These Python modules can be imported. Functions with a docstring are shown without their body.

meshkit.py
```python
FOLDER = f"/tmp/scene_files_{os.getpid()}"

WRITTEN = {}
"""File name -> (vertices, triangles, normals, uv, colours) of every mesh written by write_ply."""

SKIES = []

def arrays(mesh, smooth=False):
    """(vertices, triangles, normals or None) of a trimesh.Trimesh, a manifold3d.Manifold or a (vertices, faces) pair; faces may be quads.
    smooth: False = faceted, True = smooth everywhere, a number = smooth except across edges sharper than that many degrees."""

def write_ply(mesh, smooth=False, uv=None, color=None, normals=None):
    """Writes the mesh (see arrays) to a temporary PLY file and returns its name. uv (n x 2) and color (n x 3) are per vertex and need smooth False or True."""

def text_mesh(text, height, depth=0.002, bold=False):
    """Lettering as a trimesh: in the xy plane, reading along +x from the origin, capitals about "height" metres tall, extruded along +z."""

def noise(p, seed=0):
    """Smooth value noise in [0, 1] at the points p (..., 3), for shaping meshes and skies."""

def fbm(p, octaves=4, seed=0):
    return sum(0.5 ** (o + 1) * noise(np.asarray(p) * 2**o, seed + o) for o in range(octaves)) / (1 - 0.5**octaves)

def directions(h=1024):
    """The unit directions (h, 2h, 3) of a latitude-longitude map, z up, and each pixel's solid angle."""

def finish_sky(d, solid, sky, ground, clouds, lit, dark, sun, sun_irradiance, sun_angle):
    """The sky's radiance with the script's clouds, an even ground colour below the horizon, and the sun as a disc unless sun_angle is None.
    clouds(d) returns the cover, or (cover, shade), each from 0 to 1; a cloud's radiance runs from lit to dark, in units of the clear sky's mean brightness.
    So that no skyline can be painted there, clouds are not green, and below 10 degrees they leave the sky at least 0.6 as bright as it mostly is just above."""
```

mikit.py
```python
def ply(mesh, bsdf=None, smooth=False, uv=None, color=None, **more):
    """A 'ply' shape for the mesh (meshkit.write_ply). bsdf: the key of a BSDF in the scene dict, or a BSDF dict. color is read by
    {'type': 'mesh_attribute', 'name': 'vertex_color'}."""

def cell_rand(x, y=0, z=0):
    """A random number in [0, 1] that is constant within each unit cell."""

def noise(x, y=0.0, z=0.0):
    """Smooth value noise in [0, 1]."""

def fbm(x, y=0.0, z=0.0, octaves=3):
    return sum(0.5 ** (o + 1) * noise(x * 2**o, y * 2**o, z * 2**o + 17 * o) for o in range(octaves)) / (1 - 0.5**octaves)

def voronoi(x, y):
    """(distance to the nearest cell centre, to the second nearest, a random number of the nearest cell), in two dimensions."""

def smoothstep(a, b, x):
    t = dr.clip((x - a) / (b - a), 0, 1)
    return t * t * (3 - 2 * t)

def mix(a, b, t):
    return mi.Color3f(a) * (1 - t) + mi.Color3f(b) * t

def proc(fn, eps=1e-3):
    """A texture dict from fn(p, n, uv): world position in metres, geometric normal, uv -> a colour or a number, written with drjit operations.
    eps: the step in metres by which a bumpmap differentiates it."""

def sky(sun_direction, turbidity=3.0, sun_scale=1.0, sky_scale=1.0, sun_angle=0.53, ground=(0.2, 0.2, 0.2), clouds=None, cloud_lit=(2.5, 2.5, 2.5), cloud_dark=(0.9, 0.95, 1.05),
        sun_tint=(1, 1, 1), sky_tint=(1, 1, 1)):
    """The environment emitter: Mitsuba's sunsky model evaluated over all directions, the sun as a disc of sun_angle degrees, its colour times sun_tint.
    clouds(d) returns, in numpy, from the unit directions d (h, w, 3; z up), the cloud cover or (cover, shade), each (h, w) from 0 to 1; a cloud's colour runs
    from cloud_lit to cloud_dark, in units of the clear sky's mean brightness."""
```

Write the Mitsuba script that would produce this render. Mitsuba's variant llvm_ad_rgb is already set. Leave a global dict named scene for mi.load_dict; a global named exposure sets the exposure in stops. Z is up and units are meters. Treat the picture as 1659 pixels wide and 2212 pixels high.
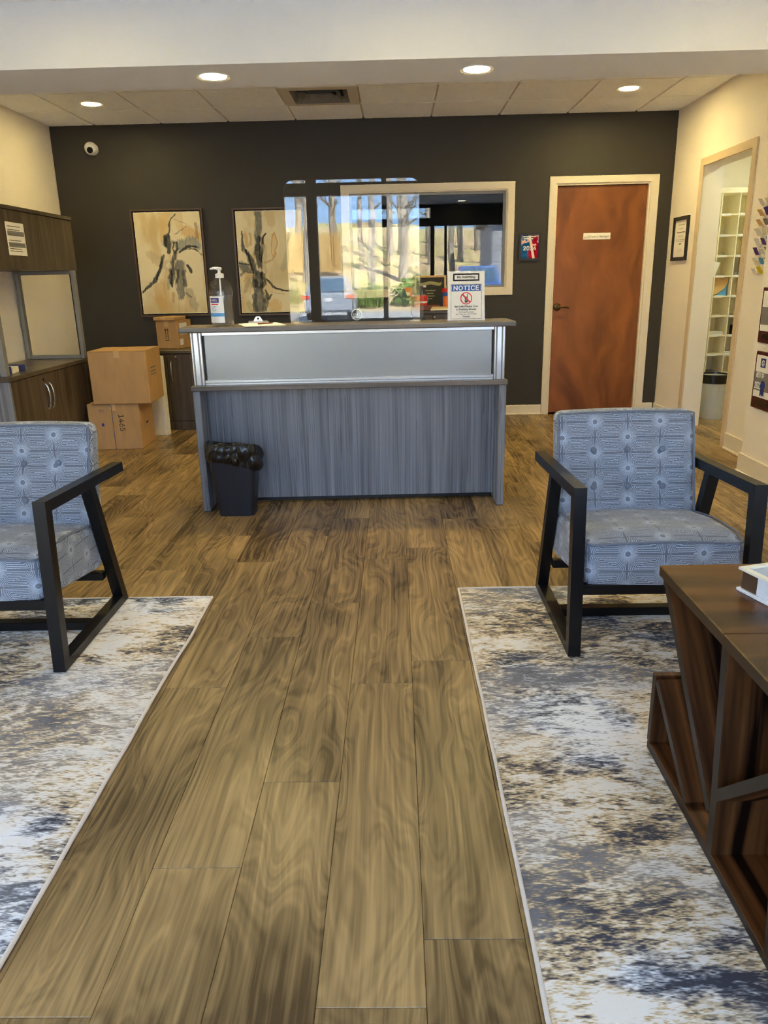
import math, random
import numpy as np, trimesh, drjit as dr, mitsuba as mi, manifold3d as m3
import mikit, meshkit
from mikit import noise, fbm, voronoi, cell_rand, smoothstep, mix
from shapely.geometry import Polygon, Point, box as sbox
T = mi.ScalarTransform4f
rng = random.Random(7)
nrg = np.random.RandomState(11)
scene, labels = {}, {}

# ---------------------------------------------------------------- camera, sky, exposure
exposure = 3.2
PITCH, YAW, ROLL, FPX, CAMZ = 0.2982, -0.02, -0.0215, 1628.0, 1.3164
_c, _s = math.cos, math.sin
_f = np.array([_s(YAW) * _c(PITCH), _c(YAW) * _c(PITCH), -_s(PITCH)])
_r = np.array([_c(YAW), -_s(YAW), 0.0])
_u = np.cross(_r, _f)
_up = -_r * _s(ROLL) + _u * _c(ROLL)
scene['camera'] = {'type': 'perspective', 'fov': math.degrees(2 * math.atan(1659 / 2 / FPX)), 'fov_axis': 'x', 'near_clip': 0.05, 'far_clip': 500.0,
                   'to_world': T().look_at(origin=[0, 0, CAMZ], target=[float(_f[0]), float(_f[1]), float(CAMZ + _f[2])], up=[float(x) for x in _up])}
SUN = (0.35, 0.62, 0.62)
def cloud_cover(d):
    n = meshkit.fbm(d * [3.0, 3.0, 7.0] + 5, 5)
    return np.clip(.45 + (n - .45) * 2.2, 0, .95), np.clip((n - .6) * 1.5, 0, .5)
scene['sky'] = mikit.sky(SUN, turbidity=4.0, clouds=cloud_cover, cloud_lit=(1.12, 1.55, 2.08), cloud_dark=(.7, .95, 1.2), sky_scale=3.3, sun_scale=3.0, sky_tint=(0.68, 1.0, 1.42), sun_tint=(0.80, 0.99, 1.24), ground=(0.25, 0.24, 0.22))
LAMP = 38.0          # radiance of a lit downlight lens
LAMP_COL = (1.0, 0.79, 0.32)

# ---------------------------------------------------------------- helpers
def lin(*c):
    c = np.array(c[0] if len(c) == 1 else c, float) / 255
    return [float(x) for x in np.where(c <= 0.04045, c / 12.92, ((c + 0.055) / 1.055) ** 2.4)]

def uniq(key):
    if key not in scene and key not in labels:
        return key
    i = 1
    while f'{key}_{i:03d}' in scene or f'{key}_{i:03d}' in labels:
        i += 1
    return f'{key}_{i:03d}'

def thing(name, label=None, cat=None, group=None, kind=None):
    key = uniq(name)
    d = {}
    if label: d['label'] = label
    if cat: d['category'] = cat
    if group: d['group'] = group
    if kind: d['kind'] = kind
    labels[key] = d
    return key

def put(key, mesh, bsdf, smooth=False, label=None, kind=None, **kw):
    """the entry of a thing or setting that is one mesh under KEY itself"""
    scene[key] = mikit.ply(mesh, bsdf, smooth, **kw)
    if label or kind:
        labels.setdefault(key, {})
        if label: labels[key]['label'] = label
        if kind: labels[key]['kind'] = kind
    return key

def part(parent, name, mesh, bsdf, smooth=False, label=None, kind=None, **kw):
    key = uniq(parent + '__' + name)
    scene[key] = mikit.ply(mesh, bsdf, smooth, **kw)
    if label or kind:
        labels[key] = {}
        if label: labels[key]['label'] = label
        if kind: labels[key]['kind'] = kind
    return key

def struct(name, mesh, bsdf, smooth=False, label=None, **kw):
    return put(name, mesh, bsdf, smooth, label, 'structure', **kw)

def bx(x0, x1, y0, y1, z0, z1, b=0.003):
    """box with chamfered edges"""
    b = min(b, abs(x1 - x0) / 3, abs(y1 - y0) / 3, abs(z1 - z0) / 3)
    if b <= 0:
        m = trimesh.creation.box((x1 - x0, y1 - y0, z1 - z0))
        m.apply_translation(((x0 + x1) / 2, (y0 + y1) / 2, (z0 + z1) / 2))
        return m
    h = np.array([x1 - x0, y1 - y0, z1 - z0]) / 2
    p = []
    for sx in (-1, 1):
        for sy in (-1, 1):
            for sz in (-1, 1):
                s = np.array([sx, sy, sz])
                for k in range(3):
                    q = h - b; q[k] = h[k]
                    p.append(s * q)
    m = trimesh.convex.convex_hull(np.array(p))
    m.apply_translation(((x0 + x1) / 2, (y0 + y1) / 2, (z0 + z1) / 2))
    return m

def rot(mesh, deg, axis=(0, 0, 1), at=(0, 0, 0)):
    m = mesh.copy()
    m.apply_transform(trimesh.transformations.rotation_matrix(math.radians(deg), axis, at))
    return m

def mv(mesh, x, y, z):
    m = mesh.copy(); m.apply_translation((x, y, z)); return m

def cat(*ms):
    return trimesh.util.concatenate(list(ms))

def lathe(profile, n=40, at=(0, 0, 0)):
    m = trimesh.creation.revolve(np.array(profile, float), sections=n)
    m.apply_translation(at); return m

def cyl(p0, p1, r, n=24):
    return trimesh.creation.cylinder(r, segment=(p0, p1), sections=n)

def tube(pts, r, n=8, closed=False):
    p = np.asarray(pts, float)
    N = len(p)
    t = np.gradient(p, axis=0) if not closed else np.roll(p, -1, 0) - np.roll(p, 1, 0)
    t /= np.linalg.norm(t, axis=1, keepdims=True) + 1e-12
    ref = np.array([0.0, 0, 1.0])
    a = np.cross(t, ref); bad = np.linalg.norm(a, axis=1) < 0.2
    a[bad] = np.cross(t[bad], [1.0, 0, 0])
    a /= np.linalg.norm(a, axis=1, keepdims=True)
    b = np.cross(t, a)
    ang = np.arange(n) * 2 * np.pi / n
    rr = np.broadcast_to(r, (N,))
    v = p[:, None] + rr[:, None, None] * (np.cos(ang)[None, :, None] * a[:, None] + np.sin(ang)[None, :, None] * b[:, None])
    f = []
    for i in range(N if closed else N - 1):
        for j in range(n):
            i2 = (i + 1) % N; j2 = (j + 1) % n
            f += [[i * n + j, i * n + j2, i2 * n + j2], [i * n + j, i2 * n + j2, i2 * n + j]]
    v = v.reshape(-1, 3)
    if not closed:
        v = np.vstack([v, p[:1], p[-1:]])
        for j in range(n):
            j2 = (j + 1) % n
            f.append([N * n, j2, j]); f.append([N * n + 1, (N - 1) * n + j, (N - 1) * n + j2])
    m = trimesh.Trimesh(v, np.array(f), process=False)
    return m

def prism(poly, h, frame='xy', at=0.0):
    """polygon extruded; frame 'yz': poly is (y,z), extruded along +x from AT; 'xz': along +y from AT; 'xy': along +z."""
    g = poly if hasattr(poly, 'exterior') else Polygon(poly)
    m = trimesh.creation.extrude_polygon(g, h, engine='earcut')
    v = m.vertices.copy()
    if frame == 'yz':
        m.vertices = np.stack([v[:, 2] + at, v[:, 0], v[:, 1]], 1)
    elif frame == 'xz':
        m.vertices = np.stack([v[:, 0], v[:, 2] + at, v[:, 1]], 1); m.invert()
    else:
        m.vertices = v + [0, 0, at]
    return m

FACE = {'-y': np.array([[1, 0, 0], [0, 0, -1], [0, 1, 0]], float), '+x': np.array([[0, 0, 1], [1, 0, 0], [0, 1, 0]], float),
        '-x': np.array([[0, 0, -1], [-1, 0, 0], [0, 1, 0]], float), '+z': np.eye(3), '+y': np.array([[-1, 0, 0], [0, 0, 1], [0, 1, 0]], float)}

def on_face(mesh, face, at):
    m = mesh.copy()
    M = np.eye(4); M[:3, :3] = FACE[face]; M[:3, 3] = at
    m.apply_transform(M); return m

def text(s, h, face, at, align='c', depth=0.0012, bold=False, squeeze=1.0):
    m = meshkit.text_mesh(s, h, depth, bold)
    lo, hi = m.bounds
    m.apply_translation((-(lo[0] + hi[0]) / 2 if align == 'c' else -lo[0], 0, 0))
    m.vertices[:, 0] *= squeeze
    return on_face(m, face, at)

def frame_mesh(w, h, t, d, b=0.003):
    """picture frame in the xy plane centred on the origin, outer w x h, bar t, depth d along +z"""
    outer = sbox(-w / 2, -h / 2, w / 2, h / 2); inner = sbox(-w / 2 + t, -h / 2 + t, w / 2 - t, h / 2 - t)
    return trimesh.creation.extrude_polygon(outer.difference(inner), d, engine='earcut')

def rrect(w, h, r, n=6):
    return sbox(-w / 2 + r, -h / 2 + r, w / 2 - r, h / 2 - r).buffer(r, quad_segs=n)

def grid_print(w, h, nx, ny, colors):
    """flat print: a grid of vertices in xy, centred, colours (ny+1, nx+1, 3) linear, row 0 at the bottom"""
    xs, ys = np.meshgrid(np.linspace(-w / 2, w / 2, nx + 1), np.linspace(-h / 2, h / 2, ny + 1))
    v = np.stack([xs.ravel(), ys.ravel(), 0 * xs.ravel()], 1)
    i = np.arange(nx * ny); a = (i // nx) * (nx + 1) + i % nx
    f = np.vstack([np.stack([a, a + 1, a + nx + 2], 1), np.stack([a, a + nx + 2, a + nx + 1], 1)])
    return trimesh.Trimesh(v, f, process=False), np.asarray(colors).reshape(-1, 3)

# ---------------------------------------------------------------- materials
def mat(key, color, rough=0.5, **kw):
    scene['mat_' + key] = {'type': 'twosided', 'bsdf': {'type': 'principled', 'base_color': color if isinstance(color, dict) else {'type': 'rgb', 'value': list(color)}, 'roughness': rough, **kw}}
    return 'mat_' + key

def wood_fn(dark, light, fu, fv, contrast=1.0, blotch=0.3, seed=0.0, axis=None, warp=5.0, edge=None):
    d, l = mi.Color3f(*dark), mi.Color3f(*light)
    def fn(p, n, uv):
        if axis == 'x':
            u, v = p.y + p.z, p.x
        elif axis == 'slope':
            u, v = p.x, p.z + 0.3 * p.y
        elif axis == 'z':
            u, v = p.x + p.y, p.z
        elif axis == 'uv':
            u, v = uv.x, uv.y
        else:
            flat = dr.abs(n.z) > 0.6
            u = dr.select(flat, p.y, dr.select(dr.abs(n.y) > 0.6, p.x, p.y))
            v = dr.select(flat, p.x, p.z)
        u = u + seed
        w = fbm(u * fu * 0.25, v * fv * 0.6, seed, 3)
        s = fbm(u * fu + w * warp, v * fv, 3.1 + seed, 4)
        b = noise(u * fu * 0.12 + 5, v * fv * 0.5, 9 + seed)
        t = dr.clip(0.5 + (s - 0.5) * 2.2 * contrast + (b - 0.5) * blotch * 2, 0, 1)
        c = d * (1 - t) + l * t
        return c if edge is None else dr.select(dr.abs(n.x) > 0.8, mi.Color3f(*edge) * (0.75 + 0.5 * s), c)
    return mikit.proc(fn)

scene['mat_print'] = {'type': 'twosided', 'bsdf': {'type': 'diffuse', 'reflectance': {'type': 'mesh_attribute', 'name': 'vertex_color'}}}
def wall_tex(c):
    c = mi.Color3f(*c)
    return mikit.proc(lambda p, n, uv: c * (0.97 + 0.06 * fbm(p.x * 3 + p.y * 2, p.z * 3, p.y, 2)))
mat('wall_light', wall_tex(lin(240, 231, 216)), 0.65)
mat('wall_dark', wall_tex(lin(50, 46, 40)), 0.6)
mat('beam', lin(224, 225, 227), 0.7)
mat('trim', lin(226, 216, 198), 0.45)
mat('trim_tan', lin(212, 190, 158), 0.5)
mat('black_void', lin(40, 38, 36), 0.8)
def tile_fn(p, n, uv):
    s = noise(p.x * 260, p.y * 260, 1.0)
    return mi.Color3f(*lin(236, 237, 238)) * (0.93 + 0.1 * fbm(p.x * 60, p.y * 60, 0, 2)) * dr.select(s > 0.86, 0.72, 1.0)
mat('tile', mikit.proc(tile_fn), 0.8)
mat('grid', lin(205, 196, 184), 0.5)
def plank_fn(p, n, uv):
    u, v = uv.x, uv.y
    w1 = fbm(u * 6.5, v * 1.5, 0, 3)
    w2 = noise(u * 3, v * 0.9, 7)
    rings = 0.5 + 0.5 * dr.sin(6.2832 * (u * 14 + w1 * 9.0 + w2 * 4))
    r2 = 0.5 + 0.5 * dr.sin(6.2832 * (u * 34 + w1 * 23))
    streak = fbm(u * 150 + w1 * 9, v * 3.5, 2, 3)
    blot = fbm(u * 4.5, v * 1.7, 11, 3)
    t = 0.42 + (rings - 0.5) * 0.21 + (r2 - 0.5) * 0.11 + (streak - 0.5) * 0.7 + (blot - 0.5) * 1.1
    tone = cell_rand(dr.floor(u / 7.0), dr.floor(v / 13.0), 3)
    t = dr.clip(t + (tone - 0.5) * 0.16, 0, 1)
    return mix(lin(74, 57, 36), lin(178, 148, 100), t)
mat('plank', mikit.proc(plank_fn), 0.36, specular=0.45)
mat('floor_base', lin(40, 30, 20), 0.8)
def rug_fn(p, n, uv):
    x, y = p.x, p.y
    wx = x + 0.07 * (fbm(x * 6, y * 11, 3, 2) - 0.5)
    wy = y + 0.05 * (fbm(x * 5, y * 5, 5, 2) - 0.5)
    big = fbm(wx * 2.7, wy * 3.9, 1, 4)
    mid = fbm(wx * 9, wy * 17, 21, 3)
    st = fbm(wx * 30, wy * 90, 2, 3)
    fine = fbm(x * 95, y * 330, 8, 2)
    tone = 0.475 + (big - 0.5) * 0.8 + (mid - 0.5) * 0.8 + (st - 0.5) * 0.8 + (fine - 0.5) * 0.7
    warm = smoothstep(0.37, 0.52, fbm(wx * 1.9 + 7, wy * 2.6, 41, 3) * 0.75 + 0.25 * mid)
    hi = mix(lin(238, 240, 244), lin(238, 232, 222), warm)
    mi_ = mix(lin(178, 182, 190), lin(208, 186, 146), warm)
    lo = mix(lin(112, 116, 128), lin(136, 122, 108), warm)
    dk = lin(62, 64, 76)
    c = mix(dk, lo, smoothstep(0.10, 0.31, tone))
    c = mix(c, mi_, smoothstep(0.28, 0.50, tone))
    c = mix(c, hi, smoothstep(0.46, 0.74, tone))
    haze = smoothstep(0.46, 0.66, fbm(wx * 3.4 + 3, wy * 5.2, 61, 4)) * (0.08 + 0.6 * smoothstep(0.66, 0.36, 0.5 * st + 0.5 * fine))
    return mix(c, lin(146, 145, 148), haze)
mat('rug', mikit.proc(rug_fn), 0.9)
mat('rug_edge', lin(226, 216, 204), 0.9)
def fabric_fn(p, n, uv):
    a, b, c, st = 0.262, 0.126, 0.036, 0.0060
    x, y = uv.x, uv.y
    x1 = x - a * dr.round(x / a); y1 = y - b * dr.round(y / b)
    xs, ys = x + a / 2, y + b / 2
    x2 = xs - a * dr.round(xs / a); y2 = ys - b * dr.round(ys / b)
    d1 = dr.abs(x1) / (a / 2) + dr.abs(y1) / (b / 2); d2 = dr.abs(x2) / (a / 2) + dr.abs(y2) / (b / 2)
    f = d1 < d2
    dx = dr.abs(dr.select(f, x1, x2)); dy = dr.abs(dr.select(f, y1, y2))
    r = dr.sqrt(dx * dx + dy * dy)
    # rays leave the centre, then run level, and bend outwards again near the vein
    m = dr.minimum(dx, c)
    flat = dy / dr.maximum(m, 1e-5) * c + dr.maximum(dx - (a / 2 - 0.018), 0.0) * -0.7
    k1 = flat / st
    k2 = c / st + (dr.atan2(dy, dr.maximum(m, 1e-5)) - 0.7854) / 0.7854 * 7.0
    k = dr.select(dy < m, k1, k2)
    q = dr.abs(k - dr.floor(k) - 0.5) * 2
    w = 0.34 + 0.36 * smoothstep(0.040, 0.012, r)
    line = smoothstep(1 - w - 0.3, 1 - w + 0.3, q)
    vx, vy = a / 2 - dx, dy                      # the dark four-pointed vein between two bursts
    vein = (vx < 0.0095 * (1 - vy / 0.056)) | (dx < 0.0022 * smoothstep(0.02, 0.06, dy)) | ((dy < 0.0012) & (dx > c))
    line = dr.select(vein, 0.0, line)
    ring = (r < 0.0125) & (r > 0.0098)
    line = dr.select(ring, 1.0, dr.select(r < 0.0098, 0.10, line))
    t = 0.92 + 0.16 * noise(x * 900, y * 900, 2)
    return mix(lin(104, 109, 120), lin(182, 190, 201), line) * t
mat('fabric', mikit.proc(fabric_fn), 0.85, sheen=0.3)
mat('fabric_plain', lin(112, 118, 131), 0.8)
mat('black_metal', lin(14, 14, 16), 0.36, specular=0.35)
def laminate_fn(p, n, uv):
    u = dr.select(dr.abs(n.y) > 0.6, p.x, p.y) + 0.006 * fbm(p.z * 2.2, p.x * 3, 1, 2)
    t = 0.5 + (fbm(u * 170, p.z * 2.0, 1, 3) - 0.5) * 0.9 + (fbm(u * 30, p.z * 0.8, 5, 3) - 0.5) * 0.8
    hair = smoothstep(0.70, 0.80, noise(u * 210, p.z * 5.0, 9)) * smoothstep(0.45, 0.6, noise(u * 9, p.z * 1.3, 4))
    return mix(lin(88, 91, 98), lin(146, 150, 158), dr.clip(t - hair * 0.35, 0, 1))
mat('laminate', mikit.proc(laminate_fn), 0.42)
mat('laminate_top', wood_fn(lin(74, 68, 64), lin(122, 114, 108), 40, 1.6, 0.6, 0.2, 3.0, 'x'), 0.33)
mat('dark_laminate', wood_fn(lin(54, 45, 36), lin(92, 79, 64), 34, 1.7, 0.7, 0.2, 1.7), 0.38)
mat('dark_laminate_top', wood_fn(lin(60, 52, 44), lin(92, 82, 70), 34, 1.7, 0.6, 0.2, 5.7, 'x'), 0.3)
mat('cherry', wood_fn(lin(104, 54, 20), lin(160, 94, 42), 9, 2.4, 0.75, 0.45, 2.3, 'z'), 0.38)
mat('walnut', wood_fn(lin(26, 13, 8), lin(112, 70, 38), 40, 2.0, 1.5, 0.8, 8.1, 'slope', 2.5, lin(42, 34, 28)), 0.42, specular=0.25)
mat('walnut_top', wood_fn(lin(46, 23, 6), lin(102, 60, 18), 18, 1.4, 1.0, 0.6, 4.1, 'x', 4.0, lin(46, 31, 19)), 0.32, specular=0.4)
mat('walnut_edge', wood_fn(lin(58, 44, 34), lin(96, 74, 58), 26, 2.0, 0.6, 0.3, 6.1, 'z'), 0.4)
mat('aluminium', lin(196, 200, 206), 0.3, metallic=0.85)
mat('frosted', lin(150, 153, 154), 0.32, metallic=0.45, specular=0.5)
mat('chrome', lin(200, 200, 200), 0.18, metallic=1.0)
mat('bronze', lin(96, 78, 54), 0.3, metallic=0.9)
mat('steel_grey', lin(134, 134, 132), 0.4, metallic=0.2)
mat('white', lin(236, 234, 228), 0.4)
mat('paper', lin(236, 232, 222), 0.8)
mat('ink', lin(34, 32, 34), 0.7)
mat('ink_grey', lin(120, 116, 112), 0.8)
mat('black_plastic', lin(26, 27, 30), 0.4)
mat('bag', lin(16, 16, 18), 0.22, specular=0.6)
mat('bin_black', lin(30, 34, 44), 0.4)
mat('bin_white', lin(206, 208, 200), 0.5)
mat('blue', lin(40, 84, 160), 0.5)
mat('navy', lin(44, 56, 120), 0.5)
mat('purple', lin(70, 50, 130), 0.5)
mat('skyblue', lin(90, 160, 214), 0.5)
mat('red', lin(206, 40, 36), 0.45)
mat('orange', lin(226, 112, 36), 0.5)
mat('green', lin(34, 110, 64), 0.4)
mat('brown', lin(112, 62, 40), 0.5)
mat('yellow', lin(226, 206, 60), 0.5)
mat('tan', lin(214, 178, 120), 0.6)
mat('cream', lin(238, 231, 206), 0.6)
mat('maroon', lin(70, 26, 24), 0.35)
mat('pale_wood', lin(206, 166, 108), 0.5)
mat('board', lin(44, 42, 38), 0.7)
mat('olive', lin(150, 146, 100), 0.7)
def card_fn(p, n, uv):
    return mi.Color3f(*lin(184, 144, 96)) * (0.9 + 0.2 * fbm((p.x + p.y) * 30, p.z * 8, 1, 2))
mat('card', mikit.proc(card_fn), 0.75)
mat('tape', lin(206, 168, 118), 0.3)
mat('frame_wood', lin(84, 62, 44), 0.4)
mat('dark_frame', lin(58, 46, 38), 0.45)
mat('glass_blue', lin(176, 196, 216), 0.15)
mat('whitewash', lin(226, 224, 220), 0.5)
mat('lens', lin(240, 230, 210), 0.5)
scene['mat_pane'] = {'type': 'thindielectric', 'int_ior': 1.36, 'ext_ior': 1.0}
scene['mat_acrylic'] = {'type': 'thindielectric', 'int_ior': 1.40, 'ext_ior': 1.0}
scene['mat_bottle'] = {'type': 'thindielectric', 'int_ior': 1.33, 'ext_ior': 1.0}

# ---------------------------------------------------------------- the room shell
D, ZC, XL, XR, XP, ZF, ZB, YS = 7.53, 2.713, -3.12, 2.565, 2.355, 2.755, 2.44, -1.2
def mbox(x0, x1, y0, y1, z0, z1):
    return m3.Manifold.cube((x1 - x0, y1 - y0, z1 - z0)).translate((x0, y0, z0))

struct('floor', bx(XL - .15, 4.3, YS - .1, 7.68, -.2, -.006, 0), 'mat_floor_base', label='brown wood-look plank floor running from the camera to the dark back wall')
PW, PL = 0.211, 1.203
offs = {0: 1.088 % PL, -1: .56, -2: .245, -3: 1.07, 1: .04}
k0 = math.floor((XL - .039) / PW)
plank_no = 0
for k in range(k0, math.ceil((4.2 - .039) / PW)):
    x0 = .039 + PW * (k - 1) + PW; x1 = x0 + PW
    x0c, x1c = max(x0, XL), min(x1, 4.2)
    if x1c - x0c < .02: continue
    ylo, yhi = (YS, D) if x0c < 2.7 else (4.6, D + .12)
    kk = k + 1 if k < 0 else k + 1
    o = {-1: 1.088, -2: .56, -3: .245, -4: 1.07, 0: .04}.get(k, rng.random() * PL)
    y = o - PL * 4
    while y < yhi:
        a, b = max(y, ylo), min(y + PL, yhi)
        if b - a > .03:
            m = bx(x0c + .0004, x1c - .0004, a + .0004, b - .0004, -.006, 0, .0012)
            ru, rv = rng.randrange(0, 400) * 7.0, rng.randrange(0, 400) * 13.0
            flip = -1 if rng.random() < .5 else 1
            uv = np.stack([m.vertices[:, 0] - x0 + ru + 1, flip * (m.vertices[:, 1] - y - PL / 2) + rv + 5], 1)
            part('floor', 'plank', m, 'mat_plank', uv=uv)
        y += PL

# back wall with the holes of the window and the door
W0, W1, WZ0, WZ1 = -.43, 1.06, 1.216, 2.104
DX0, DX1, DZ1 = 1.495, 2.368, 2.135
wb = mbox(XL - .15, 2.728, D, D + .15, 0, 3.2) - mbox(W0, W1, D - 1, D + 1, WZ0, WZ1) - mbox(DX0, DX1, D - 1, D + 1, -.1, DZ1)
struct('wall_back', wb, 'mat_wall_dark', label='dark charcoal brown back wall behind the reception desk')
struct('wall_left', bx(XL - .15, XL, YS - .1, D + .15, 0, 3.2, 0), 'mat_wall_light', label='warm beige left wall behind the hutch')
# right wall with a cased opening, and the thicker front part that carries the plaques
OY0, OY1, OZ = 5.90, 6.80, 2.165
wr = mbox(XR, 2.728, 5.10, D + .1, 0, 3.2) - mbox(2, 3, OY0, OY1, -.1, OZ)
struct('wall_right', wr, 'mat_wall_light', label='warm beige right wall with an open doorway to the mail room')
struct('wall_right_front', bx(XP, 2.728, YS - .1, 5.095, 0, 3.2, .004), 'mat_wall_light', label='pale wall at the right edge carrying the award plaques')
# ceiling of the front room, roof, outer shell
struct('ceiling_front', bx(XL - .1, 2.5, YS - .1, 4.6, ZF, ZF + .15, 0), 'mat_beam', label='white ceiling of the front waiting area above the beam')
struct('roof', bx(XL - .6, 5.2, YS - .8, 11.5, 3.2, 3.4, 0), 'mat_beam')
LIGHTS_BEAM = [(-1.011, 4.802), (.48, 4.794)]
LIGHTS_TILE = [(-2.41, 6.697), (1.857, 6.642)]
LIGHTS_FRONT = [(-1.62, 3.75), (.15, 3.75), (1.72, 3.75), (-1.31, -.47), (1.31, -.47)]
LR = .075
beam = mbox(XL, XP + .02, 4.55, 5.06, ZB, 3.2) + mbox(XP - .01, 2.728, 5.05, 5.06, ZB, 3.2)
for (x, y) in LIGHTS_BEAM:
    beam = beam - m3.Manifold.cylinder(.12, LR + .004, LR + .004, 40).translate((x, y, ZB - .06))
struct('trim_1', beam, 'mat_beam', label='wide off-white drywall beam crossing the room above the desk')

# dropped tile ceiling
struct('ceiling', bx(XL, 2.728, 5.05, D + .05, ZC + .05, ZC + .15, 0), 'mat_black_void', label='dropped ceiling of grey-white tiles in front of the dark wall')
GX0 = -2.70
gx = [GX0 + .61 * k for k in range(-1, 10)]
gy = [5.12, 5.73, 6.34, 6.95, 7.56]
VENT = (3, 2)
for i in range(len(gx) - 1):
    for j in range(len(gy) - 1):
        xa, xb = max(gx[i] + .0075, XL + .004), min(gx[i + 1] - .0075, XR - .003)
        ya, yb = max(gy[j] + .004, 5.065), min(gy[j + 1] - .004, D - .003)
        if xb - xa < .03 or yb - ya < .03 or (i - 1 + 0 == 3 and j == 2): continue
        lamp = [l for l in LIGHTS_TILE if xa < l[0] < xb and ya < l[1] < yb]
        if lamp:
            m = mbox(xa, xb, ya, yb, ZC, ZC + .049) - m3.Manifold.cylinder(.2, LR + .004, LR + .004, 40).translate((lamp[0][0], lamp[0][1], ZC - .05))
        else:
            m = bx(xa, xb, ya, yb, ZC, ZC + .03, .004)
        part('ceiling', 'tile', m, 'mat_tile')
for x in gx:
    if XL < x < XR: part('ceiling', 'grid_bar', bx(x - .012, x + .012, 5.065, D - .002, ZC + .010, ZC + .05, 0), 'mat_grid')
for y in gy:
    if y < D: part('ceiling', 'grid_bar', bx(XL + .003, XR - .003, y - .0035, y + .0035, ZC - .002, ZC + .05, .001), 'mat_white')

# baseboards
def baseboard(name, x0, y0, x1, y1, side, label, h=.1):
    """along a wall from (x0,y0) to (x1,y1); SIDE is the unit vector out of the wall"""
    p0, p1, s = np.array([x0, y0]), np.array([x1, y1]), np.array(side)
    def seg(d0, d1, z0, z1, b):
        a = np.vstack([p0 + s * d0, p1 + s * d1]); lo, hi = a.min(0), a.max(0)
        q = np.vstack([p0 + s * d0, p1 + s * d1, p0 + s * d1, p1 + s * d0])
        lo, hi = q.min(0), q.max(0)
        return bx(lo[0], hi[0], lo[1], hi[1], z0, z1, b)
    struct(name, cat(seg(0, .013, 0.0, h, .004), seg(.0, .026, 0.0, .02, .006)), 'mat_trim', label=label)
baseboard('baseboard_back', .7, D, 1.437, D, (0, -1), 'cream baseboard under the dark wall left of the wooden door')
baseboard('baseboard_back_right', 2.43, D, 2.54, D, (0, -1), 'short cream baseboard between the wooden door and the corner')
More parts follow.
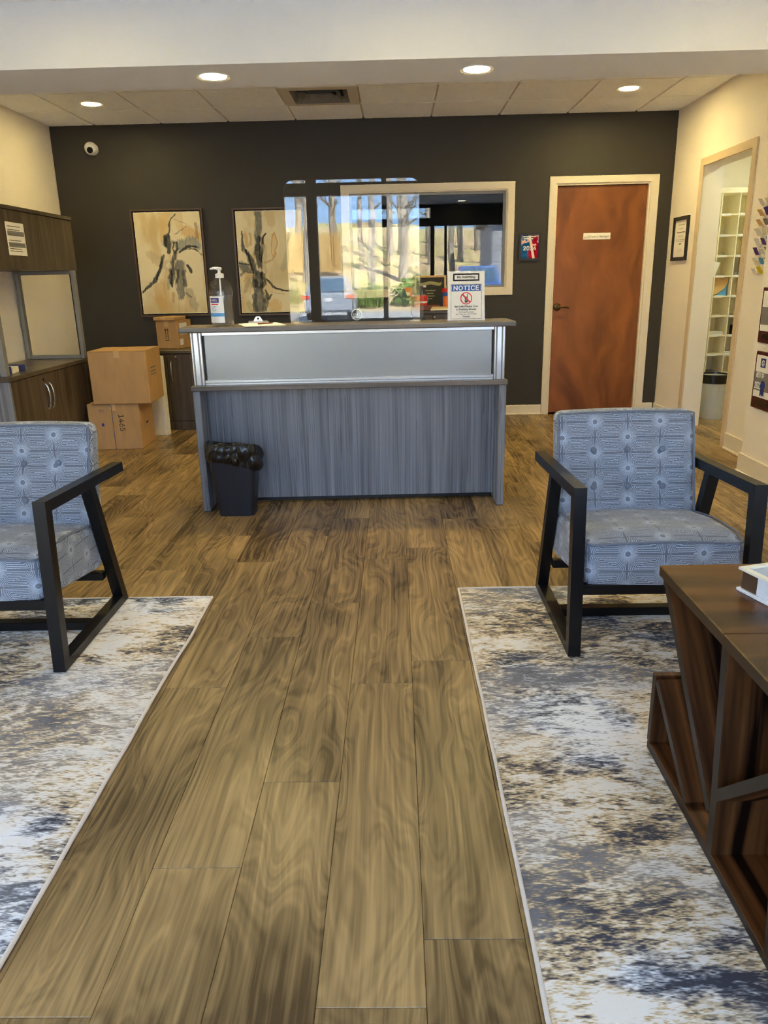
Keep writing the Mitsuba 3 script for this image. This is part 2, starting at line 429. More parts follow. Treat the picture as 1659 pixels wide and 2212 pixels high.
baseboard('baseboard_right', XR, OY1 + .065, XR, D, (-1, 0), 'cream baseboard along the wall under the framed certificate')
baseboard('baseboard_right_near', XR, 5.11, XR, OY0 - .065, (-1, 0), 'cream baseboard right of the doorway under the card rack', .13)
baseboard('baseboard_right_front', XP, YS, XP, 5.11, (-1, 0), 'cream baseboard under the award plaques', .14)
baseboard('baseboard_left', XL, YS, XL, D, (1, 0), 'cream baseboard of the left wall')

# casing of the opening and the mail room behind it
c = [(OY0, 'a'), (OY1, 'b')]
casing = cat(bx(XR - .014, XR + .001, OY0 - .062, OY0 + .004, 0, OZ + .06, .003), bx(XR - .014, XR + .001, OY1 - .004, OY1 + .062, 0, OZ + .06, .003),
             bx(XR - .014, XR + .001, OY0 - .062, OY1 + .062, OZ - .004, OZ + .06, .003))
struct('trim_2', casing, 'mat_trim_tan', label='tan casing around the open doorway in the right wall')
struct('wall_mail_room', cat(bx(2.728, 4.35, 7.66, 7.8, 0, 3.2, 0), bx(4.2, 4.35, 4.5, 7.7, 0, 3.2, 0), bx(2.728, 4.35, 4.45, 4.6, 0, 3.2, 0)), 'mat_wall_light', label='beige walls of the mail room seen through the doorway')
struct('ceiling_mail_room', bx(2.728, 4.3, 4.5, 7.7, 2.5, 2.65, 0), 'mat_beam')
# the unlit office behind the window
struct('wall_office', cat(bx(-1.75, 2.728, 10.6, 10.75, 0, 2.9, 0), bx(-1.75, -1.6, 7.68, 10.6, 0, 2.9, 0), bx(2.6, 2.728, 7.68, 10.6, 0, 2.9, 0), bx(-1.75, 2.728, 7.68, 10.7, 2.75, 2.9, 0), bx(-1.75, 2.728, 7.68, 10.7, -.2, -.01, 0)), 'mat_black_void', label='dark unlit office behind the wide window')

# window_1 in the back wall
struct('window_1', cat(*[on_face(frame_mesh(1.61, 1.002, .062, .016), '-y', (.316, D, 1.661))] + [bx(W0, W0 + .016, D, D + .15, WZ0, WZ1, 0), bx(W1 - .016, W1, D, D + .15, WZ0, WZ1, 0), bx(W0, W1, D, D + .15, WZ0, WZ0 + .016, 0), bx(W0, W1, D, D + .15, WZ1 - .016, WZ1, 0)]), 'mat_trim', label='wide interior office window with cream frame in the dark wall')
part('window_1', 'sash', on_face(frame_mesh(W1 - W0 - .032, WZ1 - WZ0 - .032, .022, .03), '-y', ((W0 + W1) / 2, D + .075, (WZ0 + WZ1) / 2)), 'mat_steel_grey')
part('window_1', 'pane', bx(W0 + .03, W1 - .03, D + .057, D + .063, WZ0 + .03, WZ1 - .03, 0), 'mat_pane')

# door_1
struct('door_1', bx(DX0 + .02, DX1 - .02, D + .03, D + .072, .012, DZ1 - .022, .003), 'mat_cherry', label='closed reddish-brown veneer door with a small white sign')
part('door_1', 'frame', cat(bx(DX0 - .058, DX0 + .004, D - .018, D + .002, 0, DZ1 + .058, .004), bx(DX1 - .004, DX1 + .07, D - .018, D + .002, 0, DZ1 + .058, .004), bx(DX0 - .058, DX1 + .07, D - .018, D + .002, DZ1 - .004, DZ1 + .058, .004),
     bx(DX0, DX0 + .018, D, D + .14, 0, DZ1, 0), bx(DX1 - .018, DX1, D, D + .14, 0, DZ1, 0), bx(DX0, DX1, D, D + .14, DZ1 - .018, DZ1, 0)), 'mat_trim', label='cream door frame')
h = part('door_1', 'handle', cat(lathe([(0, 0), (.036, 0), (.036, .006), (.028, .014), (.012, .016), (.012, .05), (0, .05)], 32).apply_transform(trimesh.transformations.rotation_matrix(math.pi / 2, (1, 0, 0))).apply_translation((1.56, D + .031, 1.035)),
     tube([(1.56, D - .015, 1.035), (1.585, D - .022, 1.037), (1.63, D - .02, 1.035), (1.668, D - .012, 1.028)], [.011, .011, .009, .007], 10)), 'mat_bronze', 40, label='bronze lever handle')
s = part('door_1', 'sign', bx(1.777, 2.031, D + .024, D + .031, 1.642, 1.700, .002), 'mat_white', label='white door sign reading Property Manager')
part('door_1', 'sign__lettering', text('Property Manager', .017, '-y', (1.925, D + .0245, 1.660), squeeze=.95), 'mat_ink')
part('door_1', 'sign__emblem', cat(*[on_face(tube(np.array([(a, b, 0) for a, b in pts]), .0016, 6), '-y', (1.785, D + .0235, 1.652)) for pts in ([(0, 0), (.012, .018), (.02, .006), (.034, .034), (.05, 0)], [(.008, 0), (.03, .012), (.044, .002)])]), 'mat_ink_grey')

# storefront behind the camera (seen in the reflections)
def storefront():
    t = 'window_2'
    fr = []
    for x, w in ((XL + .03, .06), (-1.04, .13), (-.12, .06), (.78, .08), (1.05, .05), (2.28, .06)):
        fr.append(bx(x - w / 2, x + w / 2, YS - .05, YS + .05, 0, ZF, .004))
    fr += [bx(XL, XP, YS - .05, YS + .05, 2.35, 2.50, .004), bx(XL, XP, YS - .05, YS + .05, ZF - .06, ZF, .004), bx(XL, -1.04, YS - .05, YS + .05, 0, .35, .004), bx(.78, XP, YS - .05, YS + .05, 0, .35, .004), bx(-1.04, .78, YS - .05, YS + .05, 0, .84, .004)]
    struct(t, cat(*fr), 'mat_black_plastic', label='dark metal storefront frame of the entrance')
    xs = [XL + .06, -1.105, -.975, -.15, -.09, .74, .82, 1.025, 1.075, 2.25]
    for a, b in zip(xs[::2], xs[1::2]):
        part(t, 'pane', bx(a, b, YS - .003, YS + .003, .83 if -1.0 < a < .8 else .34, 2.37, 0), 'mat_pane')
        if a < .7: part(t, 'pane', bx(a, b, YS - .003, YS + .003, 2.49, ZF - .05, 0), 'mat_pane')
        else: part(t, 'spandrel', bx(a, b, YS - .01, YS + .01, 2.49, ZF - .05, 0), 'mat_black_plastic')
storefront()

# ---------------------------------------------------------------- recessed lights
def downlight(x, y, z, label, group=None, rec=.006, dim=1.0, col=LAMP_COL):
    t = thing('recessed_light', label, 'ceiling light', group)
    part(t, 'trim_ring', lathe([(LR, 0), (LR + .018, -.004), (LR + .019, .001), (LR + .001, .001), (LR + .001, rec), (LR - .002, rec), (LR - .003, 0.001), (LR, 0)], 40, (x, y, z)), 'mat_white', 40)
    m = lathe([(0, 0), (LR - .003, 0), (LR - .003, .006), (0, .006), (0, 0)], 32, (x, y, z + rec - .008))
    key = part(t, 'lens', m, 'mat_lens', emitter={'type': 'area', 'radiance': {'type': 'rgb', 'value': [LAMP * dim * q for q in col]}})
downlight(*LIGHTS_BEAM[0], ZB, 'round lit downlight in the beam, left of the air vent')
downlight(*LIGHTS_BEAM[1], ZB, 'round lit downlight in the beam, above the window')
downlight(*LIGHTS_TILE[0], ZC, 'round lit downlight in the ceiling tiles above the security camera', dim=.5)
downlight(*LIGHTS_TILE[1], ZC, 'round lit downlight in the ceiling tiles above the wooden door')
for (x, y) in LIGHTS_FRONT:
    downlight(x, y, ZF - .006, 'round lit downlight in the front ceiling above the picture', 'downlights of the front ceiling', dim=.34)
downlight(3.3, 6.55, 2.5 - .006, 'round lit downlight of the mail room', col=(.92, 1.0, .70), dim=.7)

# ceiling vent
vx, vy = GX0 + .61 * 3 + .305, 6.645
t = thing('air_vent', 'square metal air diffuser set among the ceiling tiles', 'air vent')
def sq_ring(r0, z0, r1, z1, th=.004):
    pts = []
    v, f = [], []
    for r, z in ((r0, z0), (r1, z1), (r1 - th, z1 + th), (r0 - th, z0 + th)):
        v += [(vx - r, vy - r, z), (vx + r, vy - r, z), (vx + r, vy + r, z), (vx - r, vy + r, z)]
    for a in range(4):
        b = (a + 1) % 4
        for k in range(4):
            i, j, p, q = a * 4 + k, a * 4 + (k + 1) % 4, b * 4 + (k + 1) % 4, b * 4 + k
            f += [[i, j, p], [i, p, q]]
    return trimesh.Trimesh(v, f, process=False)
part(t, 'plate', cat(bx(vx - .297, vx + .297, vy - .30, vy - .22, ZC - .002, ZC + .006, .002), bx(vx - .297, vx + .297, vy + .22, vy + .30, ZC - .002, ZC + .006, .002), bx(vx - .297, vx - .22, vy - .22, vy + .22, ZC - .002, ZC + .006, .002), bx(vx + .22, vx + .297, vy - .22, vy + .22, ZC - .002, ZC + .006, .002)), 'mat_grid')
part(t, 'duct', bx(vx - .25, vx + .25, vy - .25, vy + .25, ZC + .04, ZC + .05, 0), 'mat_black_void')
for r in (.22, .165, .11):
    part(t, 'louver', sq_ring(r, ZC - .004, r - .038, ZC + .030, .006), 'mat_steel_grey')
part(t, 'louver', bx(vx - .035, vx + .035, vy - .035, vy + .035, ZC - .001, ZC + .008, .004), 'mat_steel_grey')

# ---------------------------------------------------------------- rugs
def rug(x0, x1, y0, y1, label, seed):
    t = thing('rug', label, 'rug')
    nx, ny = 60, 120
    xs, ys = np.meshgrid(np.linspace(x0 + .012, x1 - .012, nx), np.linspace(y0 + .012, y1 - .012, ny))
    z = .009 + .0015 * meshkit.noise(np.stack([xs * 5, ys * 5, xs * 0 + seed], -1))
    v = np.stack([xs.ravel(), ys.ravel(), z.ravel()], 1)
    i, j = np.meshgrid(np.arange(nx - 1), np.arange(ny - 1)); a = (j * nx + i).ravel()
    f = np.vstack([np.stack([a, a + 1, a + nx + 1], 1), np.stack([a, a + nx + 1, a + nx], 1)])
    pile = cat(trimesh.Trimesh(v, f, process=False), bx(x0 + .004, x1 - .004, y0 + .004, y1 - .004, .0005, .0085, .003))
    part(t, 'pile', pile, 'mat_rug')
    def border(pts, amp):
        n = max(8, int(np.linalg.norm(np.subtract(pts[1], pts[0])) / .02)); q = np.linspace(0, 1, n)
        p = np.outer(1 - q, pts[0]) + np.outer(q, pts[1])
        d = np.subtract(pts[1], pts[0]); nn = np.array([-d[1], d[0]]) / np.linalg.norm(d)
        w = (meshkit.fbm(np.stack([q * 9, q * 0 + seed, q * 0], 1), 3) - .5) * amp
        return np.column_stack([p + nn * w[:, None], np.full(n, .0064)])
    loop = np.vstack([border(((x0, y0), (x0, y1)), .006), border(((x0, y1), (x1, y1)), .012), border(((x1, y1), (x1, y0)), .012), border(((x1, y0), (x0, y0)), .006)])
    part(t, 'binding', tube(loop, .0056, 7, True), 'mat_rug_edge', True)
rug(.262, 2.22, -.2, 3.09, 'distressed cream grey and navy rug under the right armchair and table', 3)
rug(-2.75, -.82, -.2, 3.035, 'distressed cream grey and gold rug under the left armchair', 8)

# ---------------------------------------------------------------- armchairs
def cushion(profile, x0, x1, r=.03, nx=24, bulge=0.0, buttons=(), ref=(0, 0, 0)):
    """closed profile in (y,z), counter-clockwise seen from -x..; extruded along x with rounded ends; returns mesh and uv"""
    g = Polygon(profile).buffer(-.025).buffer(.025, quad_segs=5)
    ring = np.array(g.exterior.coords)[:-1]
    if not g.exterior.is_ccw: ring = ring[::-1]
    L = g.exterior.length
    n = int(L / .012)
    rs = np.array([g.exterior.interpolate(i * L / n).coords[0] for i in range(n)])
    if not g.exterior.is_ccw: rs = rs[::-1]
    c = rs.mean(0)
    tang = np.roll(rs, -1, 0) - np.roll(rs, 1, 0); tang /= np.linalg.norm(tang, axis=1, keepdims=True)
    nrm = np.stack([tang[:, 1], -tang[:, 0]], 1)
    d = np.concatenate([r * (1 - np.cos(np.linspace(0, np.pi / 2, 5))), np.linspace(r, (x1 - x0) - r, nx)[1:-1], (x1 - x0) - r * (1 - np.cos(np.linspace(np.pi / 2, 0, 5)))])
    V, UV = [], []
    arc = np.arange(n + 1) * L / n
    for q in d:
        e = min(q, x1 - x0 - q)
        ins = r - math.sqrt(max(0, r * r - max(0, r - e) ** 2)) if e < r else 0
        k = bulge * math.sin(math.pi * q / (x1 - x0))
        P2 = rs - nrm * (ins - k)
        P2 = np.vstack([P2, P2[:1]])
        V.append(np.column_stack([np.full(n + 1, x0 + q), P2])); UV.append(np.column_stack([np.full(n + 1, x0 + q), arc]))
    V, UV = np.concatenate(V), np.concatenate(UV)
    UV = UV - [ref[0], arc[np.argmin(np.hypot(rs[:, 0] - ref[1], rs[:, 1] - ref[2]))]]
    m = n + 1; S = len(d)
    i, j = np.meshgrid(np.arange(S - 1), np.arange(n), indexing='ij'); a = (i * m + j).ravel()
    f = np.vstack([np.stack([a, a + m, a + m + 1], 1), np.stack([a, a + m + 1, a + 1], 1)])
    for (bx_, by, bz, dep, rad) in buttons:
        dd = np.linalg.norm(V - [bx_, by, bz], axis=1)
        w = np.exp(-(dd / rad) ** 2)
        V = V - np.outer(w * dep, [0, (c[0] - by) / np.hypot(c[0] - by, 1e-6) * -1 if False else -1.0, 0]) * 1.0
    caps = []
    base = len(V)
    for s, row in ((0, 0), (1, S - 1)):
        pts = V[row * m: row * m + n]
        V = np.vstack([V, pts, pts.mean(0)[None]]); UV = np.vstack([UV, pts[:, 1:] + [0, .02], pts.mean(0)[None, 1:] + [0, .02]])
        o = base + s * (n + 1); jj = np.arange(n); j2 = (jj + 1) % n
        caps.append(np.stack([o + jj, o + j2, np.full(n, o + n)], 1) if s == 0 else np.stack([o + j2, o + jj, np.full(n, o + n)], 1))
    F = np.vstack([f] + caps)
    mesh = trimesh.Trimesh(V, F, process=False)
    if mesh.volume < 0: mesh.invert()
    return mesh, UV

def bar(p, q, w, t, ax):
    """straight bar in the y-z plane from p to q (y,z), thickness t in the plane, spanning x from ax to ax+w"""
    p, q = np.array(p), np.array(q); d = (q - p) / np.linalg.norm(q - p); n = np.array([-d[1], d[0]]) * t / 2
    return prism([p + n, p - n, q - n, q + n], w, 'yz', ax)

def armchair(ox, oy, label, rz=0.0):
    t = thing('armchair', label, 'armchair', None)
    W, bw = .655, .044
    M = trimesh.transformations.translation_matrix((ox, oy, .0125)) @ trimesh.transformations.rotation_matrix(rz, (0, 0, 1))
    def P(name, mesh, bsdf, smooth=False, **kw):
        mesh = mesh.copy(); mesh.apply_transform(M)
        return part(t, name, mesh, bsdf, smooth, **kw)
    for x in (0, W - bw):
        outer = Polygon([(-.022, 0), (.030, .618), (.74, .578), (.748, .545), (.475, .560), (.475, .56), (.632, 0)])
        hull = Polygon([(-.022, 0), (.012, .595), (.05, .622), (.752, .585), (.757, .545), (.452, .562), (.640, 0)])
        body = Polygon([(-.022, 0), (.020, .615), (.76, .580), (.762, .540), (.446, .556), (.636, 0)])
        hole = Polygon([(.024, .034), (.063, .573), (.360, .559), (.402, .557), (.577, .034)])
        P('side_frame', prism(body.difference(hole), bw, 'yz', x), 'mat_black_metal')
    P('front_rail', bx(bw, W - bw, .008, .045, .225, .262, .002), 'mat_black_metal')
    P('rear_rail', bx(bw, W - bw, .50, .54, .135, .168, .002), 'mat_black_metal')
    P('lower_rail', bx(bw, W - bw, .315, .36, .0, .034, .002), 'mat_black_metal')
    x0, x1 = bw + .004, W - bw - .004
    seat = [(.012, .258), (.018, .405), (.10, .428), (.30, .415), (.55, .375), (.56, .185), (.50, .185)]
    m, uv = cushion(seat, x0, x1, .035, 26, .012, ref=(.195, .017, .381))
    P('seat', m, 'mat_fabric', True, uv=uv)
    back = [(.465, .350), (.49, .40), (.585, .77), (.665, .775), (.68, .745), (.60, .36), (.57, .22), (.50, .20)]
    # buttons on the front of the back cushion
    slope = (.585 - .49) / (.77 - .40)
    btn = []
    for z in (.482, .627):
        for x in (.197, .335, .474):
            btn.append((x, .49 + (z - .40) * slope, z))
    m, uv = cushion(back, x0, x1, .03, 44, .008, [(b[0], b[1], b[2], .016, .035) for b in btn], (.332, .560, .672))
    P('backrest', m, 'mat_fabric', True, uv=uv)
    for b in btn:
        s = trimesh.creation.icosphere(2, .0125); s.apply_scale((1, .6, 1)); s.apply_translation((b[0], b[1] + .002, b[2]))
        P('button', s, 'mat_fabric_plain', True)
    # welted seams
    fr = [(x0 + .012, .55, .372), (x0 + .006, .30, .413), (x0 + .004, .10, .424), (x0 + .010, .030, .409), (x0 + .03, .018, .407)]
    mid = [(x0 + q * (x1 - x0), .010 - .006 * math.sin(math.pi * q), .409 + .012 * math.sin(math.pi * q)) for q in np.linspace(.06, .94, 12)]
    fr2 = [(x0 + x1 - a, b, c_) for a, b, c_ in fr[::-1]]
    P('piping', tube(fr + mid + fr2, .0045, 8), 'mat_fabric_plain', True)
    a, b = (.48, .38), (.587, .768)
    side = lambda x: [(x, a[0] + (b[0] - a[0]) * q, a[1] + (b[1] - a[1]) * q) for q in np.linspace(0, 1, 8)]
    top = [(x0 + .006 + q * (x1 - x0 - .012), .587 - .004, .772 + .006 * math.sin(math.pi * q)) for q in np.linspace(.03, .97, 10)]
    tb = tube(side(x0 + .006) + top + side(x1 - .006)[::-1], .0042, 8)
    P('piping', tb, 'mat_fabric_plain', True)
    return t
armchair(.600, 2.462, 'blue-grey sunburst patterned armchair with black metal frame beside the coffee table')
armchair(-1.842, 2.392, 'blue-grey sunburst patterned armchair with black metal frame cut off by the left edge')

# ---------------------------------------------------------------- coffee table
t = thing('coffee_table', 'dark brown wooden coffee table with angular plank base on the right rug', 'coffee table')
tx0, tx1, ty0, ty1, tz = .700, 1.40, .72, 1.905, .57
Z0 = .0125
n = 3
xs_edges = np.linspace(ty0, ty1, n + 1)
xs_edges = [ty0, 1.10, 1.492, ty1]
for a, b in zip(xs_edges[:-1], xs_edges[1:]):
    part(t, 'top_plank', bx(tx0, tx1, a + .0006, b - .0006, tz - .030, tz, .0025), 'mat_walnut_top')
def tboard(p, q, th, name='base_board', x0=.706, x1=1.394):
    part(t, name, cat(bar(p, q, x1 - x0 - .002, th, x0 + .001)), 'mat_walnut')
    for x in (x0, x1 - .003):
        pass
part(t, 'base_board', bx(.706, 1.394, ty0 + .02, ty1 - .012, Z0, Z0 + .024, .002), 'mat_walnut')
part(t, 'base_board', bx(.706, 1.394, ty1 - .030, ty1 - .008, Z0 + .024, .252, .002), 'mat_walnut')
tboard((1.866, .240), (1.60, Z0 + .035), .024)
tboard((1.880, .545), (1.478, .125), .026)
tboard((1.494, .545), (1.458, .17), .030)
tboard((1.458, .19), (1.452, Z0 + .02), .030)
tboard((1.452, .185), (1.21, .415), .026)
tboard((1.21, .40), (1.13, .545), .026)
tboard((1.21, .40), (1.16, Z0 + .02), .028)
tboard((1.16, .14), (.78, .545), .026)
tboard((.95, .33), (.77, Z0 + .03), .024)
part(t, 'base_board', bx(.706, 1.394, 1.46, 1.86, Z0 + .022, Z0 + .03, .002), 'mat_walnut')

# tray-like box on the table
t = thing('tray', 'white-washed wooden tray with pale blue glass top on the coffee table', 'tray')
Mt = trimesh.transformations.translation_matrix((.832, 1.728, tz)) @ trimesh.transformations.rotation_matrix(math.radians(-73), (0, 0, 1))
def PT(name, mesh, bsdf, **kw):
    mesh = mesh.copy(); mesh.apply_transform(Mt); part(t, name, mesh, bsdf, **kw)
tw, tl, th = .30, .42, .055
PT('base', bx(-.004, tl + .004, -.004, tw + .004, .0, .008, .002), 'mat_whitewash')
PT('side', bx(.055, tl - .055, .002, .014, .008, th, .002), 'mat_whitewash')
PT('side', bx(.055, tl - .055, tw - .014, tw - .002, .008, th, .002), 'mat_whitewash')
for xa in (.004, tl - .055):
    for ya_ in (.004, tw - .016):
        PT('corner_block', bx(xa, xa + .0505, ya_, ya_ + .012, .008, th, .001), 'mat_frame_wood', label='dark corner block of the tray')
for xa in (.004, tl - .016):
    PT('end', bx(xa, xa + .012, .017, tw - .017, .008, th, .001), 'mat_frame_wood', label='dark end of the tray')
PT('rim', mv(trimesh.creation.extrude_polygon(sbox(-.003, -.003, tl + .003, tw + .003).difference(sbox(.012, .012, tl - .012, tw - .012)), .006, engine='earcut'), 0, 0, th), 'mat_cream')
PT('glass_top', bx(.0165, tl - .0165, .0165, tw - .0165, th - .010, th + .003, .001), 'mat_glass_blue')

# ---------------------------------------------------------------- reception desk
DZ_, dy = 0.0, 4.375
desk_yaw = math.radians(1.4)
Md = trimesh.transformations.translation_matrix((-.27, dy, 0)) @ trimesh.transformations.rotation_matrix(desk_yaw, (0, 0, 1))
t = thing('reception_desk', 'grey wood-grain reception desk with raised counter and frosted panel', 'desk')
def PD(name, mesh, bsdf, smooth=False, p=None, **kw):
    mesh = mesh.copy(); mesh.apply_transform(Md); return part(p or t, name, mesh, bsdf, smooth, **kw)
hw = .905
PD('front_panel', bx(-hw + .042, hw - .042, .155, .175, .035, .728, .002), 'mat_laminate')
for s in (-1, 1):
    PD('side_panel', bx(s * hw - (.042 if s > 0 else 0), s * hw + (.042 if s < 0 else 0), -.02, .74, .004, .728, .003), 'mat_laminate')
PD('kick_plate', bx(-hw + .05, hw - .05, .19, .21, .006, .05, .002), 'mat_black_plastic')
PD('worktop', bx(-hw - .005, hw + .005, -.035, .75, .728, .757, .004), 'mat_laminate_top')
# raised section
PD('frosted_panel', bx(-hw + .085, hw - .085, .018, .028, .785, 1.045, .001), 'mat_frosted')
for s in (-1, 1):
    x = s * (hw - .044)
    po = PD('aluminium_post', bx(x - .031, x + .031, -.012, .05, .757, 1.056, .003), 'mat_aluminium')
    for dx in (-.018, .014):
        PD('aluminium_post__flute' if False else 'flute', bx(x + dx - .004, x + dx + .004, -.016, -.011, .757, 1.056, .001), 'mat_steel_grey', p=po)
PD('rail', bx(-hw + .075, hw - .075, .004, .040, 1.036, 1.056, .002), 'mat_aluminium')
PD('rail', bx(-hw + .075, hw - .075, .000, .045, .757, .786, .002), 'mat_aluminium')
PD('rail_groove', bx(-hw + .075, hw - .075, -.002, .001, .768, .772, .0005), 'mat_steel_grey')
PD('inner_panel', bx(-hw + .03, hw - .03, .20, .22, .757, 1.056, .002), 'mat_laminate')
PD('counter', bx(-hw - .038, hw + .038, -.060, .27, 1.056, 1.085, .005), 'mat_laminate_top')
for s in (-1, 1):
    PD('screw', cyl((s * (hw - .03), -.0215, .70), (s * (hw - .03), -.0195, .70), .006, 12), 'mat_steel_grey')
CT = 1.0852    # counter height

# black waste basket with liner
def bin_mesh(w0, d0, w1, d1, h, r, th=.004, n=6):
    def ring(w, d, z, rr):
        p = np.array(rrect(w, d, rr, n).exterior.coords)[:-1]
        return np.column_stack([p, np.full(len(p), z)])
    rings = [ring(w0 * .01, d0 * .01, 0, w0 * .003), ring(w0, d0, 0, r), ring(w1, d1, h, r * 1.2), ring(w1 - th * 2, d1 - th * 2, h, r), ring(w0 - th * 2, d0 - th * 2, th, r * .8), ring(w0 * .01, d0 * .01, th, w0 * .003)]
    k = len(rings[0]); V = np.vstack(rings); F = []
    for a in range(len(rings) - 1):
        for j in range(k):
            j2 = (j + 1) % k
            F += [[a * k + j, a * k + j2, (a + 1) * k + j2], [a * k + j, (a + 1) * k + j2, (a + 1) * k + j]]
    return trimesh.Trimesh(V, F, process=False)
def liner(w, d, h1, drop, amp, seed, n=120):
    """a plastic bag folded over the rim: from inside up over the rim and puffed down outside"""
    q = np.linspace(0, 1, 9)
    prof = [(-.03, -.14), (-.022, -.05), (-.010, -.012), (.004, .004)] + [(.010 + .009 * math.sin(math.pi * min(1, k * 1.05)), -.01 - drop * k) for k in q[1:]]
    base = rrect(w, d, min(w, d) * .28, 12).exterior
    V = []
    for i in range(n):
        v = np.array(base.interpolate(i * base.length / n).coords[0]); nn = v / np.linalg.norm(v)
        a = i / n * 2 * np.pi
        c_, s_ = math.cos(a), math.sin(a)
        low = meshkit.noise(np.array([[c_ * 1.3 + 5, s_ * 1.3, seed]]))[0] - .5
        lift = .026 * s_ + .012 * c_ + low * .05
        for k, (o, z) in enumerate(prof):
            fold = abs(meshkit.noise(np.array([[c_ * 4.5 + k * .10, s_ * 4.5, seed + k * .22]]))[0] - .5) * 2
            fine = meshkit.fbm(np.array([[c_ * 11, s_ * 11, seed + k * .5]]), 2)[0] - .5
            V.append([*(v + nn * (o + amp * (fold - .35) * (.35 + .1 * k) + fine * amp * .35)), h1 + z * (1 + (.45 * low - .12 * s_) * (k > 3)) + lift * (0 if k < 1 else 1) + fine * amp * .4])
    k = len(prof); F = []
    for i in range(n):
        i2 = (i + 1) % n
        for j in range(k - 1):
            F += [[i * k + j, i * k + j + 1, i2 * k + j + 1], [i * k + j, i2 * k + j + 1, i2 * k + j]]
    m = trimesh.Trimesh(np.array(V), F, process=False)
    m.invert()
    return m.subdivide_loop(1)
t = thing('waste_basket', 'black rectangular waste basket with black bag in front of the desk', 'waste basket')
part(t, 'bucket', mv(bin_mesh(.205, .15, .285, .205, .385, .03), -.958, 4.318, .0005), 'mat_bin_black', 30)
part(t, 'liner', mv(liner(.285, .200, .420, .125, .026, 3.0), -.958, 4.316, .0), 'mat_bag', True, label='crumpled black plastic liner')

# acrylic shield on two pointed feet
t = thing('acrylic_shield', 'clear acrylic sneeze guard standing on the reception counter', 'sneeze guard')
ya = 4.545
shape = Polygon([(-.378, 0), (.378, 0), (.378, .772), (-.378, .772)]).buffer(-.05).buffer(.05, quad_segs=8).union(sbox(-.378, 0, .378, .2))
shape = shape.difference(sbox(-.24, -.01, .24, .012))
sh = on_face(trimesh.creation.extrude_polygon(shape, .005, engine='earcut'), '-y', (0, 0, 0))
part(t, 'sheet', mv(sh, -.235, ya, CT), 'mat_acrylic')
for x, a in ((-.565, -28), (.112, 24)):
    pf = [(-.022, 0), (.022, 0), (.036, .04), (.037, .13), (.022, .24), (0, .325), (-.022, .24), (-.037, .13), (-.036, .04)]
    fin = prism(Polygon(pf).buffer(-.008).buffer(.008, quad_segs=4), .005, 'xz', -.045)
    part(t, 'foot', mv(rot(fin, a), x, ya, CT), 'mat_acrylic')
    part(t, 'foot_base', mv(rot(bx(-.035, .035, -.075, -.012, .0003, .005, .001), a), x, ya, CT), 'mat_acrylic')

# pump bottle of sanitizer
t = thing('sanitizer_bottle', 'large clear pump bottle of hand sanitizer on the left of the counter', 'bottle')
bx0, by0 = -.988, 4.44
prof = [(0, .002), (.058, .002), (.064, .010), (.063, .06), (.060, .10), (.063, .145), (.066, .18), (.064, .205), (.054, .232), (.036, .252), (.022, .262), (.020, .272)]
part(t, 'body', lathe(prof, 48, (bx0, by0, CT)), 'mat_bottle', True)
part(t, 'gel', lathe([(0, .004), (.054, .004), (.058, .012), (.057, .06), (.055, .10), (.058, .145), (.06, .17), (0, .171)], 40, (bx0, by0, CT)), 'mat_bottle', 40, label='clear gel inside the bottle')
part(t, 'cap', lathe([(0, .262), (.024, .262), (.024, .284), (.014, .288), (.008, .292), (.008, .312), (0, .312)], 32, (bx0, by0, CT)), 'mat_white', 35)
part(t, 'pump', cat(lathe([(0, .305), (.014, .305), (.016, .314), (.013, .320), (0, .321)], 24, (bx0, by0, CT)), tube([(bx0, by0, CT + .314), (bx0 - .03, by0 - .005, CT + .316), (bx0 - .05, by0 - .008, CT + .311)], [.008, .007, .005], 10), cyl((bx0, by0, CT + .03), (bx0, by0, CT + .27), .005, 10)), 'mat_white', 40)
def arc_label(cx, cy, r, a0, a1, z0, z1, n=14):
    a = np.radians(np.linspace(a0, a1, n)); x, y = cx + r * np.cos(a), cy + r * np.sin(a)
    V = np.vstack([np.column_stack([x, y, np.full(n, z0)]), np.column_stack([x, y, np.full(n, z1)])])
    F = []
    for i in range(n - 1): F += [[i, i + 1, n + i + 1], [i, n + i + 1, n + i]]
    return trimesh.Trimesh(V, F, process=False)
lb = part(t, 'label', arc_label(bx0, by0, .0664, 205, 292, CT + .02, CT + .165), 'mat_white')
part(lb, 'band', arc_label(bx0, by0, .0667, 205, 292, CT + .055, CT + .074), 'mat_skyblue')
part(lb, 'mark', arc_label(bx0, by0, .0668, 218, 270, CT + .130, CT + .156), 'mat_purple')
part(lb, 'lettering', rot(text('PURELL', .0115, '-y', (bx0, by0 - .0672, CT + .1375), squeeze=.82), -26, (0, 0, 1), (bx0, by0, 0)), 'mat_white')
part(lb, 'line', arc_label(bx0, by0, .0668, 225, 265, CT + .118, CT + .124), 'mat_red')
ring_t = tube([(bx0 - .028 + .011 * math.cos(a), by0 - .0625, CT + .098 + .011 * math.sin(a)) for a in np.linspace(0, 2 * np.pi, 20)[:-1]], .0012, 6, True)
part(lb, 'emblem', ring_t, 'mat_skyblue')

